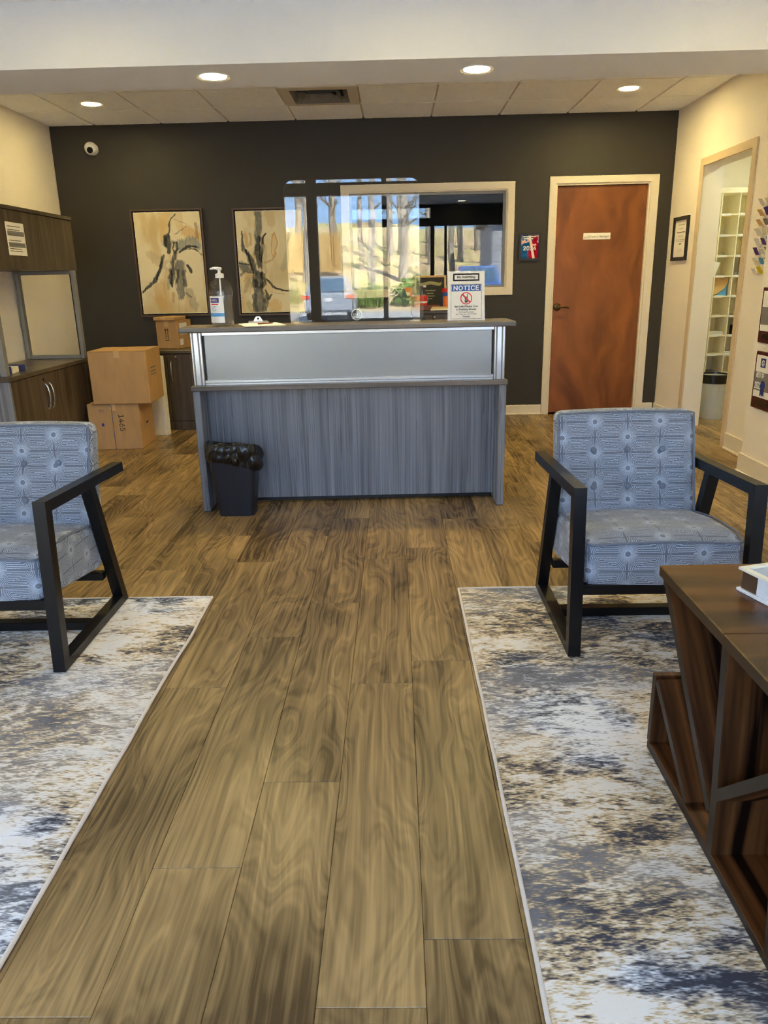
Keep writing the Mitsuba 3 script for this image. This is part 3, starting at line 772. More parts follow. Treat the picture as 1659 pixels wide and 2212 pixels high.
# clipboard with paper and pen
t = thing('clipboard', 'clipboard with paper and metal clip lying on the counter', 'clipboard')
Mc = trimesh.transformations.translation_matrix((-.770, 4.455, CT)) @ trimesh.transformations.rotation_matrix(math.radians(18), (0, 0, 1))
def PC(name, mesh, bsdf, smooth=False, **kw):
    mesh = mesh.copy(); mesh.apply_transform(Mc); part(t, name, mesh, bsdf, smooth, **kw)
PC('board', bx(-.115, .115, -.155, .155, 0, .004, .001), 'mat_cream')
PC('paper', bx(-.105, .105, -.15, .125, .0042, .006, .0003), 'mat_paper')
PC('clip', cat(bx(-.06, .06, .115, .15, .006, .014, .003), prism(Polygon([(-.03, .012), (.03, .012), (.02, .03), (.012, .042), (-.012, .042), (-.02, .03)]).difference(Point(0, .03).buffer(.006)), .01, 'xz', .135), cyl((-.055, .142, .014), (.055, .142, .014), .005, 12)), 'mat_chrome')
PC('pen', tube([(-.03, -.06, .0105), (.06, -.02, .0105)], .004, 10), 'mat_brown', 40)

# notice in a sign holder
t = thing('notice_sign', 'white NOTICE sign forbidding phones on the right of the counter', 'sign')
nx_, ny_ = .407, 4.47
Mn = trimesh.transformations.translation_matrix((nx_, ny_, CT)) @ trimesh.transformations.rotation_matrix(math.radians(1), (0, 0, 1)) @ trimesh.transformations.rotation_matrix(math.radians(-7), (1, 0, 0))
def PN(name, mesh, bsdf, p=None, **kw):
    mesh = mesh.copy(); mesh.apply_transform(Mn); return part(p or t, name, mesh, bsdf, **kw)
PN('holder', bx(-.108, .108, .000, .004, .001, .275, .0005), 'mat_acrylic')
part(t, 'holder_foot', rot(bx(nx_ - .108, nx_ + .108, ny_ + .006, ny_ + .082, CT + .0003, CT + .004, .0005), 1, (0, 0, 1), (nx_, ny_, 0)), 'mat_acrylic')
sh_ = PN('sheet', bx(-.105, .105, -.002, -.0005, .003, .272, .0003), 'mat_paper')
PN('border', on_face(frame_mesh(.176, .192, .0022, .0006), '-y', (0, -.0022, .106)), 'mat_ink_grey', sh_)
PN('black_box', on_face(frame_mesh(.15, .042, .0085, .0006), '-y', (0, -.0022, .240)), 'mat_ink', sh_)
PN('lettering', text('No Soliciting', .013, '-y', (0, -.0022, .2345), bold=True, squeeze=.98), 'mat_ink', sh_)
PN('blue_band', bx(-.083, .083, -.0032, -.002, .163, .199, .0002), 'mat_blue', sh_)
PN('lettering', text('NOTICE', .024, '-y', (0, -.0034, .169), bold=True, squeeze=1.15), 'mat_white', sh_)
circ = Point(0, 0).buffer(.034, 24).difference(Point(0, 0).buffer(.0285, 24))
slash = Polygon([(-.026, .020), (-.020, .026), (.026, -.020), (.020, -.026)])
PN('ban_symbol', on_face(trimesh.creation.extrude_polygon(circ.union(slash), .0008, engine='earcut'), '-y', (0, -.0026, .124)), 'mat_red', sh_)
ph = sbox(-.0085, -.024, .0075, .008).difference(sbox(-.005, -.002, .004, .005)).difference(sbox(-.005, -.009, .004, -.006)).difference(sbox(-.005, -.015, .004, -.012)).union(sbox(.004, .008, .0075, .024))
PN('phone_symbol', on_face(trimesh.creation.extrude_polygon(ph, .0006, engine='earcut'), '-y', (0, -.0022, .124)), 'mat_ink', sh_)
for s_, h_, z_ in (('No Cell Phone Use', .0105, .074), ('in Waiting Room.', .0105, .0575), ('Please Be Courteous', .006, .045), ('and Take Your Calls Outside.', .006, .034), ('Thanks!', .008, .0185)):
    PN('lettering', text(s_, h_, '-y', (0, -.0022, z_), bold=h_ > .007, squeeze=1.05), 'mat_ink', sh_)

# monitor behind the counter
t = thing('monitor', 'black computer monitor seen from behind with a white ring logo', 'monitor')
my, mx, mw = 4.86, -.252, .355
mp = on_face(trimesh.creation.extrude_polygon(rrect(mw, .245, .03), .035, engine='earcut'), '-y', (mx, my + .02, 1.028))
part(t, 'housing', mp, 'mat_black_plastic')
part(t, 'screen', bx(mx - mw / 2 + .01, mx + mw / 2 - .01, my + .02, my + .028, .92, 1.14, .002), 'mat_ink')
lg = part(t, 'logo', on_face(trimesh.creation.extrude_polygon(Point(0, 0).buffer(.034, 24).difference(Point(0, 0).buffer(.030, 24)), .002, engine='earcut'), '-y', (mx + .012, my - .0148, 1.116)), 'mat_white')
part(lg, 'lettering', text('DELL', .014, '-y', (mx + .012, my - .015, 1.109), bold=True), 'mat_white')
part(t, 'stand', cat(bx(mx - .02, mx + .02, my + .01, my + .05, .77, 1.0, .003), bx(mx - .10, mx + .10, my - .05, my + .12, .7575, .772, .003)), 'mat_black_plastic')

# office chair behind the desk
t = thing('office_chair', 'black office chair behind the reception desk', 'office chair')
ocx, ocy = .02, 5.75
bp = Polygon([(-.23, 0), (.23, 0), (.24, .36), (.20, .46), (.10, .52), (.05, .66), (-.05, .66), (-.10, .52), (-.20, .46), (-.24, .36)]).buffer(-.03).buffer(.03)
part(t, 'backrest', rot(mv(on_face(trimesh.creation.extrude_polygon(bp, .045, engine='earcut'), '-y', (0, 0, 0)), ocx, ocy + .24, .60), -6, (1, 0, 0), (ocx, ocy + .24, .6)), 'mat_black_plastic')
part(t, 'seat', bx(ocx - .24, ocx + .24, ocy - .25, ocy + .22, .44, .52, .03), 'mat_black_plastic')
part(t, 'column', cat(cyl((ocx, ocy, .07), (ocx, ocy, .45), .03, 16), bx(ocx - .03, ocx + .03, ocy + .15, ocy + .26, .46, .66, .004)), 'mat_black_metal')
for k in range(5):
    a = k * 2 * math.pi / 5 + .3
    part(t, 'foot', tube([(ocx, ocy, .10), (ocx + .28 * math.cos(a), ocy + .28 * math.sin(a), .07)], [.025, .016], 8), 'mat_black_metal')
    part(t, 'caster', cyl((ocx + .28 * math.cos(a) - .02, ocy + .28 * math.sin(a), .028), (ocx + .28 * math.cos(a) + .02, ocy + .28 * math.sin(a), .028), .027, 14), 'mat_black_plastic')

# ---------------------------------------------------------------- cabinets along the walls
def pull(x, y, z0, z1, axis='-y'):
    """arched bar handle, vertical, standing off the door"""
    q = np.linspace(0, 1, 12)
    off = .026 * np.sin(math.pi * q) ** .5
    z = z0 + (z1 - z0) * q
    p = np.column_stack([np.full(12, x), y - off, z]) if axis == '-y' else np.column_stack([x + off, np.full(12, y), z])
    return tube(p, .0075, 10)

t = thing('low_cabinet', 'dark wood-grain low cabinet against the dark wall left of the desk', 'cabinet')
cy0, cy1, ch = 7.02, 7.50, .742
part(t, 'carcass', cat(bx(-2.70, -1.22, cy0 + .02, cy1, .0, ch - .03, .002)), 'mat_dark_laminate')
part(t, 'top', bx(-2.72, -1.20, cy0 - .015, cy1 + .005, ch - .03, ch, .003), 'mat_dark_laminate_top')
part(t, 'plinth', bx(-2.70, -1.22, cy0 + .004, cy0 + .02, .002, .085, .001), 'mat_dark_laminate')
for a, b, hx in ((-2.69, -2.112, -2.155), (-2.108, -1.55, -2.075), (-1.546, -1.225, -1.51)):
    d = part(t, 'door', bx(a, b, cy0, cy0 + .02, .09, ch - .034, .002), 'mat_dark_laminate')
    part(d, 'handle', pull(hx, cy0 + .002, .46, .645), 'mat_chrome', 40, label='chrome arched handle')
    part(d, 'lock', cyl((hx + .05, cy0 - .003, .685), (hx + .05, cy0 + .002, .685), .009, 14), 'mat_chrome')

# hutch on the left wall
t = thing('credenza', 'brown wood-grain credenza with two doors along the left wall', 'cabinet')
lx = -2.62
part(t, 'carcass', bx(XL + .03, lx - .02, 5.12, 6.43, .0, .71, .002), 'mat_dark_laminate')
part(t, 'side_panel', bx(XL + .03, lx, 5.095, 5.12, .0, .71, .002), 'mat_laminate')
part(t, 'top', bx(XL + .015, lx + .015, 5.075, 6.45, .71, .742, .003), 'mat_dark_laminate_top')
for a, b, hy in ((5.125, 5.652, 5.622), (5.656, 6.425, 5.690)):
    d = part(t, 'door', bx(lx - .02, lx, a, b, .02, .706, .002), 'mat_dark_laminate')
    part(d, 'handle', pull(lx - .002, hy, .44, .63, '+x'), 'mat_chrome', 40, label='chrome arched handle')
part(t, 'lock', cyl((lx - .001, 5.60, .665), (lx + .004, 5.60, .665), .011, 16), 'mat_ink')
t = thing('overhead_cabinet', 'brown wood-grain overhead cabinet hung on the left wall above the credenza', 'cabinet')
ox_ = -2.64
part(t, 'carcass', bx(XL + .002, ox_ - .02, 4.6, 6.55, 1.445, 1.835, .002), 'mat_dark_laminate')
part(t, 'top', bx(XL + .002, ox_ + .006, 4.59, 6.56, 1.835, 1.862, .003), 'mat_dark_laminate_top')
for a, b in ((4.605, 5.012), (5.016, 5.700), (5.704, 6.545)):
    part(t, 'door', bx(ox_ - .019, ox_, a, b, 1.442, 1.832, .002), 'mat_dark_laminate')
t2 = thing('paper_notice', 'small printed paper notice taped to the overhead cabinet door', 'paper')
part(t2, 'sheet', bx(ox_ + .0005, ox_ + .002, 5.425, 5.69, 1.535, 1.752, .0004), 'mat_paper')
for z in (1.722, 1.70, 1.672, 1.665, 1.63, 1.605, 1.60, 1.575, 1.56):
    part(t2, 'print_line', bx(ox_ + .002, ox_ + .0028, 5.445, 5.64 + .03 * math.sin(z * 91), z, z + .006, 0), 'mat_ink_grey')
for z in (1.675, 1.60):
    part(t2, 'print_band', bx(ox_ + .0019, ox_ + .0024, 5.44, 5.68, z - .012, z + .02, 0), 'mat_steel_grey')
t = thing('hutch_leg_frame', 'grey metal end frame holding up the overhead cabinet', 'support frame')
fy = 6.42
for x in (XL + .035, lx - .005):
    part(t, 'post', bx(x - .015, x + .015, fy - .03, fy + .02, .7425, 1.444, .003), 'mat_steel_grey')
part(t, 'rail', bx(XL + .051, lx - .021, fy - .025, fy + .015, 1.415, 1.4445, .003), 'mat_steel_grey')
part(t, 'rail', bx(XL + .051, lx - .021, fy - .025, fy + .015, .7425, .772, .003), 'mat_steel_grey')
t = thing('hutch_leg_frame', 'grey metal frame at the hidden near end of the hutch', 'support frame')
for x in (XL + .035, lx - .04):
    part(t, 'post', bx(x - .022, x + .022, 5.115, 5.165, .7425, 1.444, .003), 'mat_steel_grey')
# things on the credenza
def book(label, cat_, x0, x1, y0, y1, z0, z1, cover, rz=0, pages='mat_cream'):
    t = thing('storage_box', label, cat_)
    c = ((x0 + x1) / 2, (y0 + y1) / 2, 0)
    part(t, 'cover', cat(*[rot(m, rz, (0, 0, 1), c) for m in (bx(x0, x1, y0, y1, z0, z0 + .004, .001), bx(x0, x1, y0, y1, z1 - .004, z1, .001), bx(x0, x1, y0, y0 + .004, z0 + .004, z1 - .004, .0005), bx(x1 - .004, x1, y0 + .004, y1, z0 + .004, z1 - .004, .0005))]), cover)
    part(t, 'filling', rot(bx(x0 + .004, x1 - .005, y0 + .005, y1 - .004, z0 + .0042, z1 - .0042, 0), rz, (0, 0, 1), c), pages)
    return t
book('dark blue box at the left end of the credenza top', 'box', -2.93, -2.69, 5.16, 5.30, .7425, .792, 'mat_navy', 6)
book('cream box between the blue boxes on the credenza', 'box', -2.90, -2.70, 5.32, 5.42, .7425, .785, 'mat_cream', 3)
book('small blue box behind the cream box on the credenza', 'box', -2.88, -2.70, 5.44, 5.52, .7425, .788, 'mat_navy', -2)

# cardboard boxes
def carton(name, label, x0, x1, y0, y1, z0, z1, rz=0, flap_tape=True, seam=False):
    t = thing(name, label, 'box')
    c = ((x0 + x1) / 2, (y0 + y1) / 2, 0)
    R = lambda m: rot(m, rz, (0, 0, 1), c)
    part(t, 'body', R(bx(x0, x1, y0, y1, z0, z1 - .004, .004)), 'mat_card')
    ym = (y0 + y1) / 2
    part(t, 'flap', R(bx(x0 + .001, x1 - .001, y0 + .001, ym - .001, z1 - .004, z1, .001)), 'mat_card')
    part(t, 'flap', R(bx(x0 + .001, x1 - .001, ym + .001, y1 - .001, z1 - .004, z1, .001)), 'mat_card')
    if flap_tape:
        xm = (x0 + x1) / 2 + .0
        part(t, 'tape', R(cat(bx(xm - .022, xm + .022, y0 - .0012, y0, z1 - .055, z1, 0), bx(xm - .022, xm + .022, y0 - .001, ym, z1, z1 + .0008, 0))), 'mat_tape')
    return t, R
t, R = carton('moving_carton', 'lower large cardboard carton on the floor beside the left armchair', -2.575, -2.15, 6.19, 6.60, .001, .385, 3)
part(t, 'seam', R(bx(-2.378, -2.374, 6.1885, 6.191, .002, .38, 0)), 'mat_navy')
m = meshkit.text_mesh('1465', .042, .0008); m.apply_transform(trimesh.transformations.rotation_matrix(-math.pi / 2, (0, 0, 1)))
part(t, 'lettering', R(on_face(m, '-y', (-2.325, 6.1895, .30))), 'mat_ink', label='handwritten number')
part(t, 'mark', R(cat(bx(-2.47, -2.45, 6.1885, 6.191, .20, .225, 0), bx(-2.48, -2.44, 6.1885, 6.191, .32, .322, 0), bx(-2.48, -2.44, 6.1885, 6.191, .335, .337, 0))), 'mat_purple')
part(t, 'print_mark', R(bx(-2.1505, -2.149, 6.36, 6.43, .19, .20, 0)), 'mat_ink')
t, R = carton('moving_carton', 'upper large cardboard carton stacked on the lower one', -2.505, -2.035, 6.17, 6.60, .3865, .815, 2)
for z in (.66, .63, .605):
    part(t, 'print_line', R(bx(-2.0352, -2.0338, 6.27, 6.42, z, z + .010, 0)), 'mat_ink_grey')
t = thing('narrow_carton', 'tall narrow white carton standing behind the stacked cardboard cartons', 'box')
part(t, 'body', rot(bx(-2.50, -2.10, 6.76, 6.84, .001, .712, .004), -12, (0, 0, 1), (-2.1, 6.76, 0)), 'mat_cream')
part(t, 'edge_tape', rot(bx(-2.115, -2.0985, 6.758, 6.80, .002, .716, .001), -12, (0, 0, 1), (-2.1, 6.76, 0)), 'mat_white')
t, R = carton('shipping_carton', 'small cardboard carton with white labels on the low cabinet', -2.215, -1.99, 7.19, 7.44, .743, 1.0, -16)
part(t, 'arrow_mark', R(cat(*[bx(xa, xa + .005, 7.1885, 7.191, .83, .915, 0) for xa in (-2.118, -2.095)] + [prism([(xa - .008, .91), (xa + .013, .91), (xa + .0025, .93)], .0015, 'xz', 7.1885) for xa in (-2.118, -2.095)] + [bx(-2.128, -2.08, 7.1885, 7.191, .818, .823, 0)])), 'mat_ink')
part(t, 'shipping_label', R(cat(bx(-1.9905, -1.9888, 7.23, 7.36, .87, .975, 0), bx(-1.9905, -1.9888, 7.22, 7.28, .775, .83, 0))), 'mat_paper')
t = thing('flat_mailer', 'flat cardboard mailer lying on top of the small carton', 'box')
part(t, 'body', rot(bx(-2.225, -2.015, 7.15, 7.40, 1.0015, 1.032, .005), -10, (0, 0, 1), (-2.12, 7.28, 0)), 'mat_card')
part(t, 'tape', rot(bx(-2.15, -2.10, 7.1485, 7.402, 1.012, 1.0335, .0), -10, (0, 0, 1), (-2.12, 7.28, 0)), 'mat_tape')

# snack cabinet under the window and what stands on it
t = thing('file_cabinet', 'dark cabinet with round knobs under the office window behind the desk', 'cabinet')
fz = 1.045
part(t, 'carcass', bx(-.62, .66, 7.10, 7.51, 0, fz - .028, .002), 'mat_dark_laminate')
part(t, 'top', bx(-.64, .68, 7.075, 7.515, fz - .028, fz, .003), 'mat_dark_laminate_top')
for a in (-.615, -.295, .025, .345):
    d = part(t, 'drawer', bx(a, a + .31, 7.082, 7.10, .80, fz - .034, .002), 'mat_dark_laminate')
    part(d, 'knob', trimesh.creation.icosphere(2, .013).apply_translation((a + .33 if a == .025 else a + .155, 7.072, .985)), 'mat_chrome', True)
    part(t, 'door', bx(a, a + .31, 7.082, 7.10, .06, .795, .002), 'mat_dark_laminate')
def can(label, x, y, z, body, h=.122, r=.033):
    t = thing('soda_can', label, 'can', 'soda cans on the cabinet')
    part(t, 'body', lathe([(0, 0), (r * .75, 0), (r, .012), (r, h - .014), (r * .82, h - .003)], 28, (x, y, z)), body, 40)
    part(t, 'lid', lathe([(r * .82, h - .003), (r * .80, h), (r * .76, h - .004), (0, h - .004)], 28, (x, y, z)), 'mat_chrome', 40)
    part(t, 'stripe', lathe([(r + .0006, h * .42), (r + .0006, h * .55)], 28, (x, y, z)), 'mat_white')
t = thing('snack_tray', 'red-brown wooden tray holding cans under the window', 'tray')
tr0 = fz + .0005
part(t, 'base', bx(-.02, .40, 7.13, 7.33, tr0, tr0 + .012, .002), 'mat_brown')
for (a, b, c_, d_) in ((-.03, .41, 7.118, 7.13), (-.03, .41, 7.33, 7.342), (-.03, -.018, 7.13, 7.33), (.398, .41, 7.13, 7.33)):
    part(t, 'side', bx(a, b, c_, d_, tr0, tr0 + .045, .003), 'mat_brown')
zc = tr0 + .0125
can('green soda can in the snack tray', .04, 7.20, zc, 'mat_green')
can('brown soda can in the snack tray', .115, 7.20, zc, 'mat_brown')
can('orange soda can in the snack tray', .205, 7.20, zc, 'mat_orange')
can('dark red soda can in the snack tray', .262, 7.19, zc, 'mat_red')
t = thing('water_bottle', 'clear plastic water bottle behind the red can', 'bottle')
part(t, 'body', lathe([(0, 0), (.03, 0), (.032, .01), (.032, .12), (.028, .15), (.012, .18), (.012, .19)], 28, (.275, 7.27, zc)), 'mat_bottle', 40)
part(t, 'cap', lathe([(0, .188), (.014, .188), (.014, .205), (0, .206)], 20, (.275, 7.27, zc)), 'mat_white', 40)
part(t, 'label', lathe([(.0326, .06), (.0326, .10)], 28, (.275, 7.27, zc)), 'mat_skyblue')
t = thing('cracker_box', 'orange snack carton behind the cans', 'box')
part(t, 'body', bx(.0, .16, 7.27, 7.325, zc, zc + .19, .002), 'mat_orange')
part(t, 'panel', bx(.02, .14, 7.2685, 7.271, zc + .05, zc + .15, 0), 'mat_cream')
t = thing('snack_canister', 'blue and orange canister with a red lid beside the notice sign', 'canister')
part(t, 'body', lathe([(0, 0), (.042, 0), (.044, .006), (.044, .155), (0, .156)], 32, (.475, 7.2, tr0)), 'mat_blue', 40)
part(t, 'lid', lathe([(0, .156), (.047, .156), (.047, .185), (.044, .19), (0, .19)], 32, (.475, 7.2, tr0)), 'mat_red', 40)
part(t, 'panel', arc_label(.475, 7.2, .0446, 215, 300, tr0 + .03, tr0 + .12), 'mat_orange')
for i, (w_, c_) in enumerate(((.2, 'mat_cream'), (.18, 'mat_tan'))):
    t = thing('note_pad', ('lower cream note pad' if i == 0 else 'upper tan note pad') + ' in front of the framed board', 'note pad')
    part(t, 'pages', bx(.42 - w_ / 2 + .0, .42 + w_ / 2 - .02, 7.02 + .062, 7.105, tr0 + i * .0165, tr0 + .016 + i * .0165, .001), c_)
t = thing('framed_board', 'pale wood framed dark chalkboard leaning under the window', 'framed board')
Mb = trimesh.transformations.translation_matrix((.335, 7.44, fz + .001)) @ trimesh.transformations.rotation_matrix(math.radians(-6), (1, 0, 0))
def PB(name, mesh, bsdf, **kw):
    mesh = mesh.copy(); mesh.apply_transform(Mb); return part(t, name, mesh, bsdf, **kw)
PB('frame', on_face(frame_mesh(.30, .305, .018, .018), '-y', (0, 0, .1525)), 'mat_pale_wood')
PB('panel', bx(-.138, .138, -.006, -.002, .012, .293, 0), 'mat_board')
rb = prism([(-.10, .215), (-.11, .245), (-.085, .238), (0, .255), (.085, .238), (.11, .245), (.10, .215), (.08, .208), (0, .225), (-.08, .208)], .003, 'xz', -.009)
PB('banner', rb, 'mat_olive')
PB('lettering', cat(text('Welcome', .020, '-y', (0, -.0062, .150)), text('please', .012, '-y', (0, -.0062, .12))) if False else cat(*[bx(-w_, w_, -.0075, -.006, z_, z_ + .008, 0) for z_, w_ in ((.165, .05), (.14, .03), (.115, .04), (.09, .02))]), 'mat_olive')

# ---------------------------------------------------------------- pictures on the walls
def paint_canvas(bg_seed, strokes, x0, y0, skew, w, h, nx=230, ny=350):
    U, V = np.meshgrid(np.linspace(0, 1, nx + 1), np.linspace(0, 1, ny + 1))
    P = np.stack([U * 1.0, V * 1.55, 0 * U], -1)
    n1 = meshkit.fbm(P * [2.6, 1.6, 1] + bg_seed, 4); n2 = meshkit.fbm(P * [7, 2.2, 1] + bg_seed + 30, 3)
    c = np.empty(U.shape + (3,)); a, b, o = (np.array(lin(*q)) for q in ((236, 224, 190), (218, 200, 158), (204, 176, 118)))
    k = np.clip((n1 - .42) * 4, 0, 1)[..., None]; c[:] = a * (1 - k) + b * k
    k = (np.clip((n2 - .58) * 5, 0, 1) * .6)[..., None]; c[:] = c * (1 - k) + o * k
    wx = (meshkit.fbm(P * 7 + 60, 3) - .5); wy = (meshkit.fbm(P * 7 + 90, 3) - .5); bris = meshkit.fbm(P * [60, 16, 1] + 5, 3)
    for pts, wd, col, op in strokes:
        q = np.array([((x - x0 - (y - y0) * skew) / w, 1 - (y - y0) / h) for x, y in pts], float)
        if len(q) == 1: q = np.vstack([q, q + [.001, .001]])
        wid = np.broadcast_to(wd, (len(q),)) / w / 2 * 1.5
        best = np.full(U.shape, 9.0)
        uu, vv = U + wx * .05, V + wy * .035
        for i in range(len(q) - 1):
            p0, p1 = q[i] * [1, h / w], q[i + 1] * [1, h / w]; d = p1 - p0
            tt = np.clip(((uu - p0[0]) * d[0] + (vv * h / w - p0[1]) * d[1]) / (d @ d + 1e-9), 0, 1)
            dist = np.hypot(uu - p0[0] - tt * d[0], vv * h / w - p0[1] - tt * d[1]) / (wid[i] * (1 - tt) + wid[i + 1] * tt)
            best = np.minimum(best, dist)
        k = np.clip((1.12 - best + (bris - .5) * .8) * 2.2, 0, 1) * op * np.clip(.7 + bris * .6, 0, 1)
        c = c * (1 - k[..., None]) + np.array(lin(*col)) * k[..., None]
    return c
G1, G2, G3, BLK, OCH, TAN, LBL, LGT = (74, 78, 78), (112, 114, 110), (44, 47, 50), (30, 31, 33), (208, 164, 88), (196, 164, 110), (146, 150, 144), (240, 228, 198)
strokes1 = [([(540, 270), (650, 330)], 70, OCH, .6), ([(350, 130), (350, 330)], 60, (222, 186, 122), .5), ([(330, 760), (350, 900)], 90, OCH, .45), ([(620, 220), (640, 340)], 20, (150, 118, 70), .6), ([(230, 480), (330, 560), (440, 560)], 60, (200, 186, 150), .6),
            ([(480, 400), (580, 365), (650, 400)], 70, LBL, .85), ([(440, 135), (398, 200), (382, 330)], [6, 9, 14], G1, .9), ([(375, 330), (385, 380), (395, 450)], [40, 60, 30], G1, .95), ([(370, 330), (362, 400)], 16, G3, .8),
            ([(440, 372), (432, 430), (452, 470), (472, 430), (460, 372)], 11, G3, .9), ([(452, 470), (430, 540), (425, 600), (418, 680), (430, 765)], [24, 34, 44, 40, 12], G1, .9), ([(420, 620), (415, 720), (432, 765)], 14, G3, .9),
            ([(345, 480), (322, 600), (275, 705), (195, 770), (158, 798)], [18, 20, 20, 18, 6], G1, .95), ([(330, 540), (290, 690)], 8, G3, .9), ([(160, 800), (200, 770)], 14, G3, .6),
            ([(480, 460), (560, 405), (655, 418)], [10, 22, 8], (52, 60, 66), .95), ([(540, 425), (630, 440), (690, 490)], [6, 8, 6], G3, .9), ([(470, 520), (580, 445), (680, 470)], [5, 7, 3], LGT, .8), ([(445, 300), (540, 235)], 4, G2, .8), ([(430, 180), (540, 215)], 3, G2, .6),
            ([(490, 560), (500, 700), (515, 850)], [50, 66, 44], G2, .85), ([(480, 620), (470, 720)], 16, G3, .7), ([(530, 640), (545, 740)], 26, G1, .7), ([(558, 585), (592, 640)], 18, BLK, .9), ([(440, 820), (442, 890)], 20, TAN, .8), ([(575, 800), (640, 960)], 46, (176, 166, 140), .7), ([(565, 820), (600, 860)], 10, G1, .6), ([(500, 900), (500, 990)], 4, TAN, .8), ([(400, 570)], 40, LGT, .8), ([(395, 700), (400, 780)], 18, (160, 166, 160), .6)]
strokes2 = [([(1265, 120), (1290, 200)], 60, (216, 192, 146), .7), ([(1060, 300), (1075, 390)], 26, TAN, .6), ([(1100, 290), (1110, 380)], 20, TAN, .7), ([(1420, 300), (1430, 440), (1400, 600)], [10, 26, 36], (186, 186, 160), .7), ([(1440, 280), (1432, 360)], 10, G1, .6),
            ([(1170, 118), (1172, 250), (1178, 420)], [46, 44, 36], (112, 116, 110), .9), ([(1180, 320), (1175, 470), (1195, 600)], [14, 50, 30], G1, .9), ([(1185, 320), (1195, 400), (1185, 520)], [6, 12, 12], G3, .8), ([(1238, 295), (1218, 330), (1214, 430), (1200, 540)], [8, 14, 14, 8], G3, .95), ([(1225, 400), (1240, 620)], 24, (200, 186, 150), .7),
            ([(1030, 270), (1036, 420), (1080, 470), (1120, 560), (1150, 640)], [8, 22, 34, 44, 26], G1, .92), ([(1060, 430), (1110, 560), (1130, 630)], 14, BLK, .8), ([(1010, 560), (1060, 590), (1115, 625)], [50, 60, 20], G2, .9), ([(1010, 545), (1090, 560)], 8, G3, .8), ([(1020, 650), (1060, 620), (1120, 640)], [20, 14, 8], G2, .7),
            ([(1050, 700), (1090, 660), (1150, 650)], 8, TAN, .7), ([(1100, 690), (1060, 790)], 30, (170, 160, 130), .6), ([(1190, 640), (1170, 720), (1200, 770)], [50, 80, 40], G1, .9), ([(1215, 650), (1228, 740), (1190, 770)], [30, 40, 20], BLK, .85), ([(1160, 700), (1170, 790)], 22, G3, .8),
            ([(1180, 800), (1200, 880), (1185, 970)], [60, 84, 60], G2, .9), ([(1150, 830), (1160, 960)], 30, G1, .7), ([(1215, 800), (1240, 900), (1230, 970)], 20, G1, .7), ([(1255, 690), (1310, 755), (1400, 790), (1480, 800)], [12, 18, 14, 8], G3, .92), ([(1250, 790), (1275, 860), (1300, 830)], [12, 24, 8], G3, .85), ([(1270, 860), (1250, 970)], 14, G1, .7),
            ([(1300, 300), (1292, 470), (1316, 500), (1345, 380), (1318, 285), (1298, 330)], 9, OCH, .8), ([(1320, 320), (1316, 460)], 24, (222, 190, 130), .5), ([(1240, 540), (1300, 520), (1330, 470)], 16, TAN, .7), ([(1290, 800), (1360, 820), (1420, 830)], 4, TAN, .8), ([(1340, 930)], 90, (216, 176, 104), .6), ([(1190, 610)], 26, (224, 206, 190), .9), ([(1100, 900), (1120, 960)], 30, (190, 180, 140), .7)]
def canvas(name_label, cx, cz, colors):
    t = thing('canvas_painting', name_label, 'painting')
    w, h = .672, .966
    part(t, 'frame', on_face(frame_mesh(w, h, .014, .045), '-y', (cx, D - .0005, cz)), 'mat_frame_wood')
    part(t, 'backing', on_face(trimesh.creation.box((w - .03, h - .03, .02)), '-y', (cx, D - .012, cz)), 'mat_ink')
    m, col = grid_print(w - .052, h - .052, 230, 350, colors)
    part(t, 'canvas', on_face(m, '-y', (cx, D - .034, cz)), 'mat_print', color=col, label='abstract brushwork in cream, ochre and charcoal')
    part(t, 'canvas_edge', on_face(frame_mesh(w - .052, h - .052, .004, .012), '-y', (cx, D - .0225, cz)), 'mat_cream')
canvas('left of the two framed abstract paintings, with winged dark strokes', -2.120, 1.509, paint_canvas(3, strokes1, 78, 115, .11, 575, 885))
canvas('right of the two framed abstract paintings, with upright dark stems, behind the sanitizer', -1.167, 1.501, paint_canvas(12, strokes2, 968, 100, .0757, 580, 885))

t = thing('security_camera', 'small white dome security camera on the dark wall', 'security camera')
part(t, 'mount', lathe([(0, 0), (.05, 0), (.052, .012), (.04, .03), (0, .031)], 32).apply_transform(trimesh.transformations.rotation_matrix(math.pi / 2, (1, 0, 0))).apply_translation((-2.741, D, 2.515)), 'mat_white', 35)
part(t, 'ball', trimesh.creation.icosphere(3, .056).apply_translation((-2.741, D - .055, 2.515)), 'mat_white', True)
lm = lathe([(0, 0), (.026, 0), (.026, .012), (.020, .014), (0, .010)], 28).apply_transform(trimesh.transformations.rotation_matrix(math.radians(112), (1, 0, 0))).apply_transform(trimesh.transformations.rotation_matrix(math.radians(12), (0, 0, 1)))
part(t, 'lens', lm.apply_translation((-2.733, D - .101, 2.497)), 'mat_bag', 35, label='black lens')

t = thing('framed_poster', 'black framed red and blue 2024 poster left of the wooden door', 'framed poster')
pcx, pcz = 1.273, 1.589
part(t, 'frame', on_face(frame_mesh(.202, .247, .020, .018), '-y', (pcx, D - .0005, pcz)), 'mat_black_plastic')
nxp, nyp = 60, 80
U, V = np.meshgrid(np.linspace(0, 1, nxp + 1), np.linspace(0, 1, nyp + 1))
nn = meshkit.fbm(np.stack([U * 5, V * 7, U * 0], -1), 3)
k = np.clip((U - .42 - (V - .5) * .25 + (nn - .5) * .3) * 6, 0, 1)[..., None]
pc = np.array(lin(36, 96, 160)) * (1 - k) + np.array(lin(176, 28, 56)) * k
pc = pc * (0.5 + nn[..., None])
ribbon = np.abs(U - (.46 + .28 * (1 - V)) ) < .07
pc[ribbon] = lin(232, 226, 220)
spots = (nn > .62) & (V > .55); pc[spots] = lin(236, 200, 206)
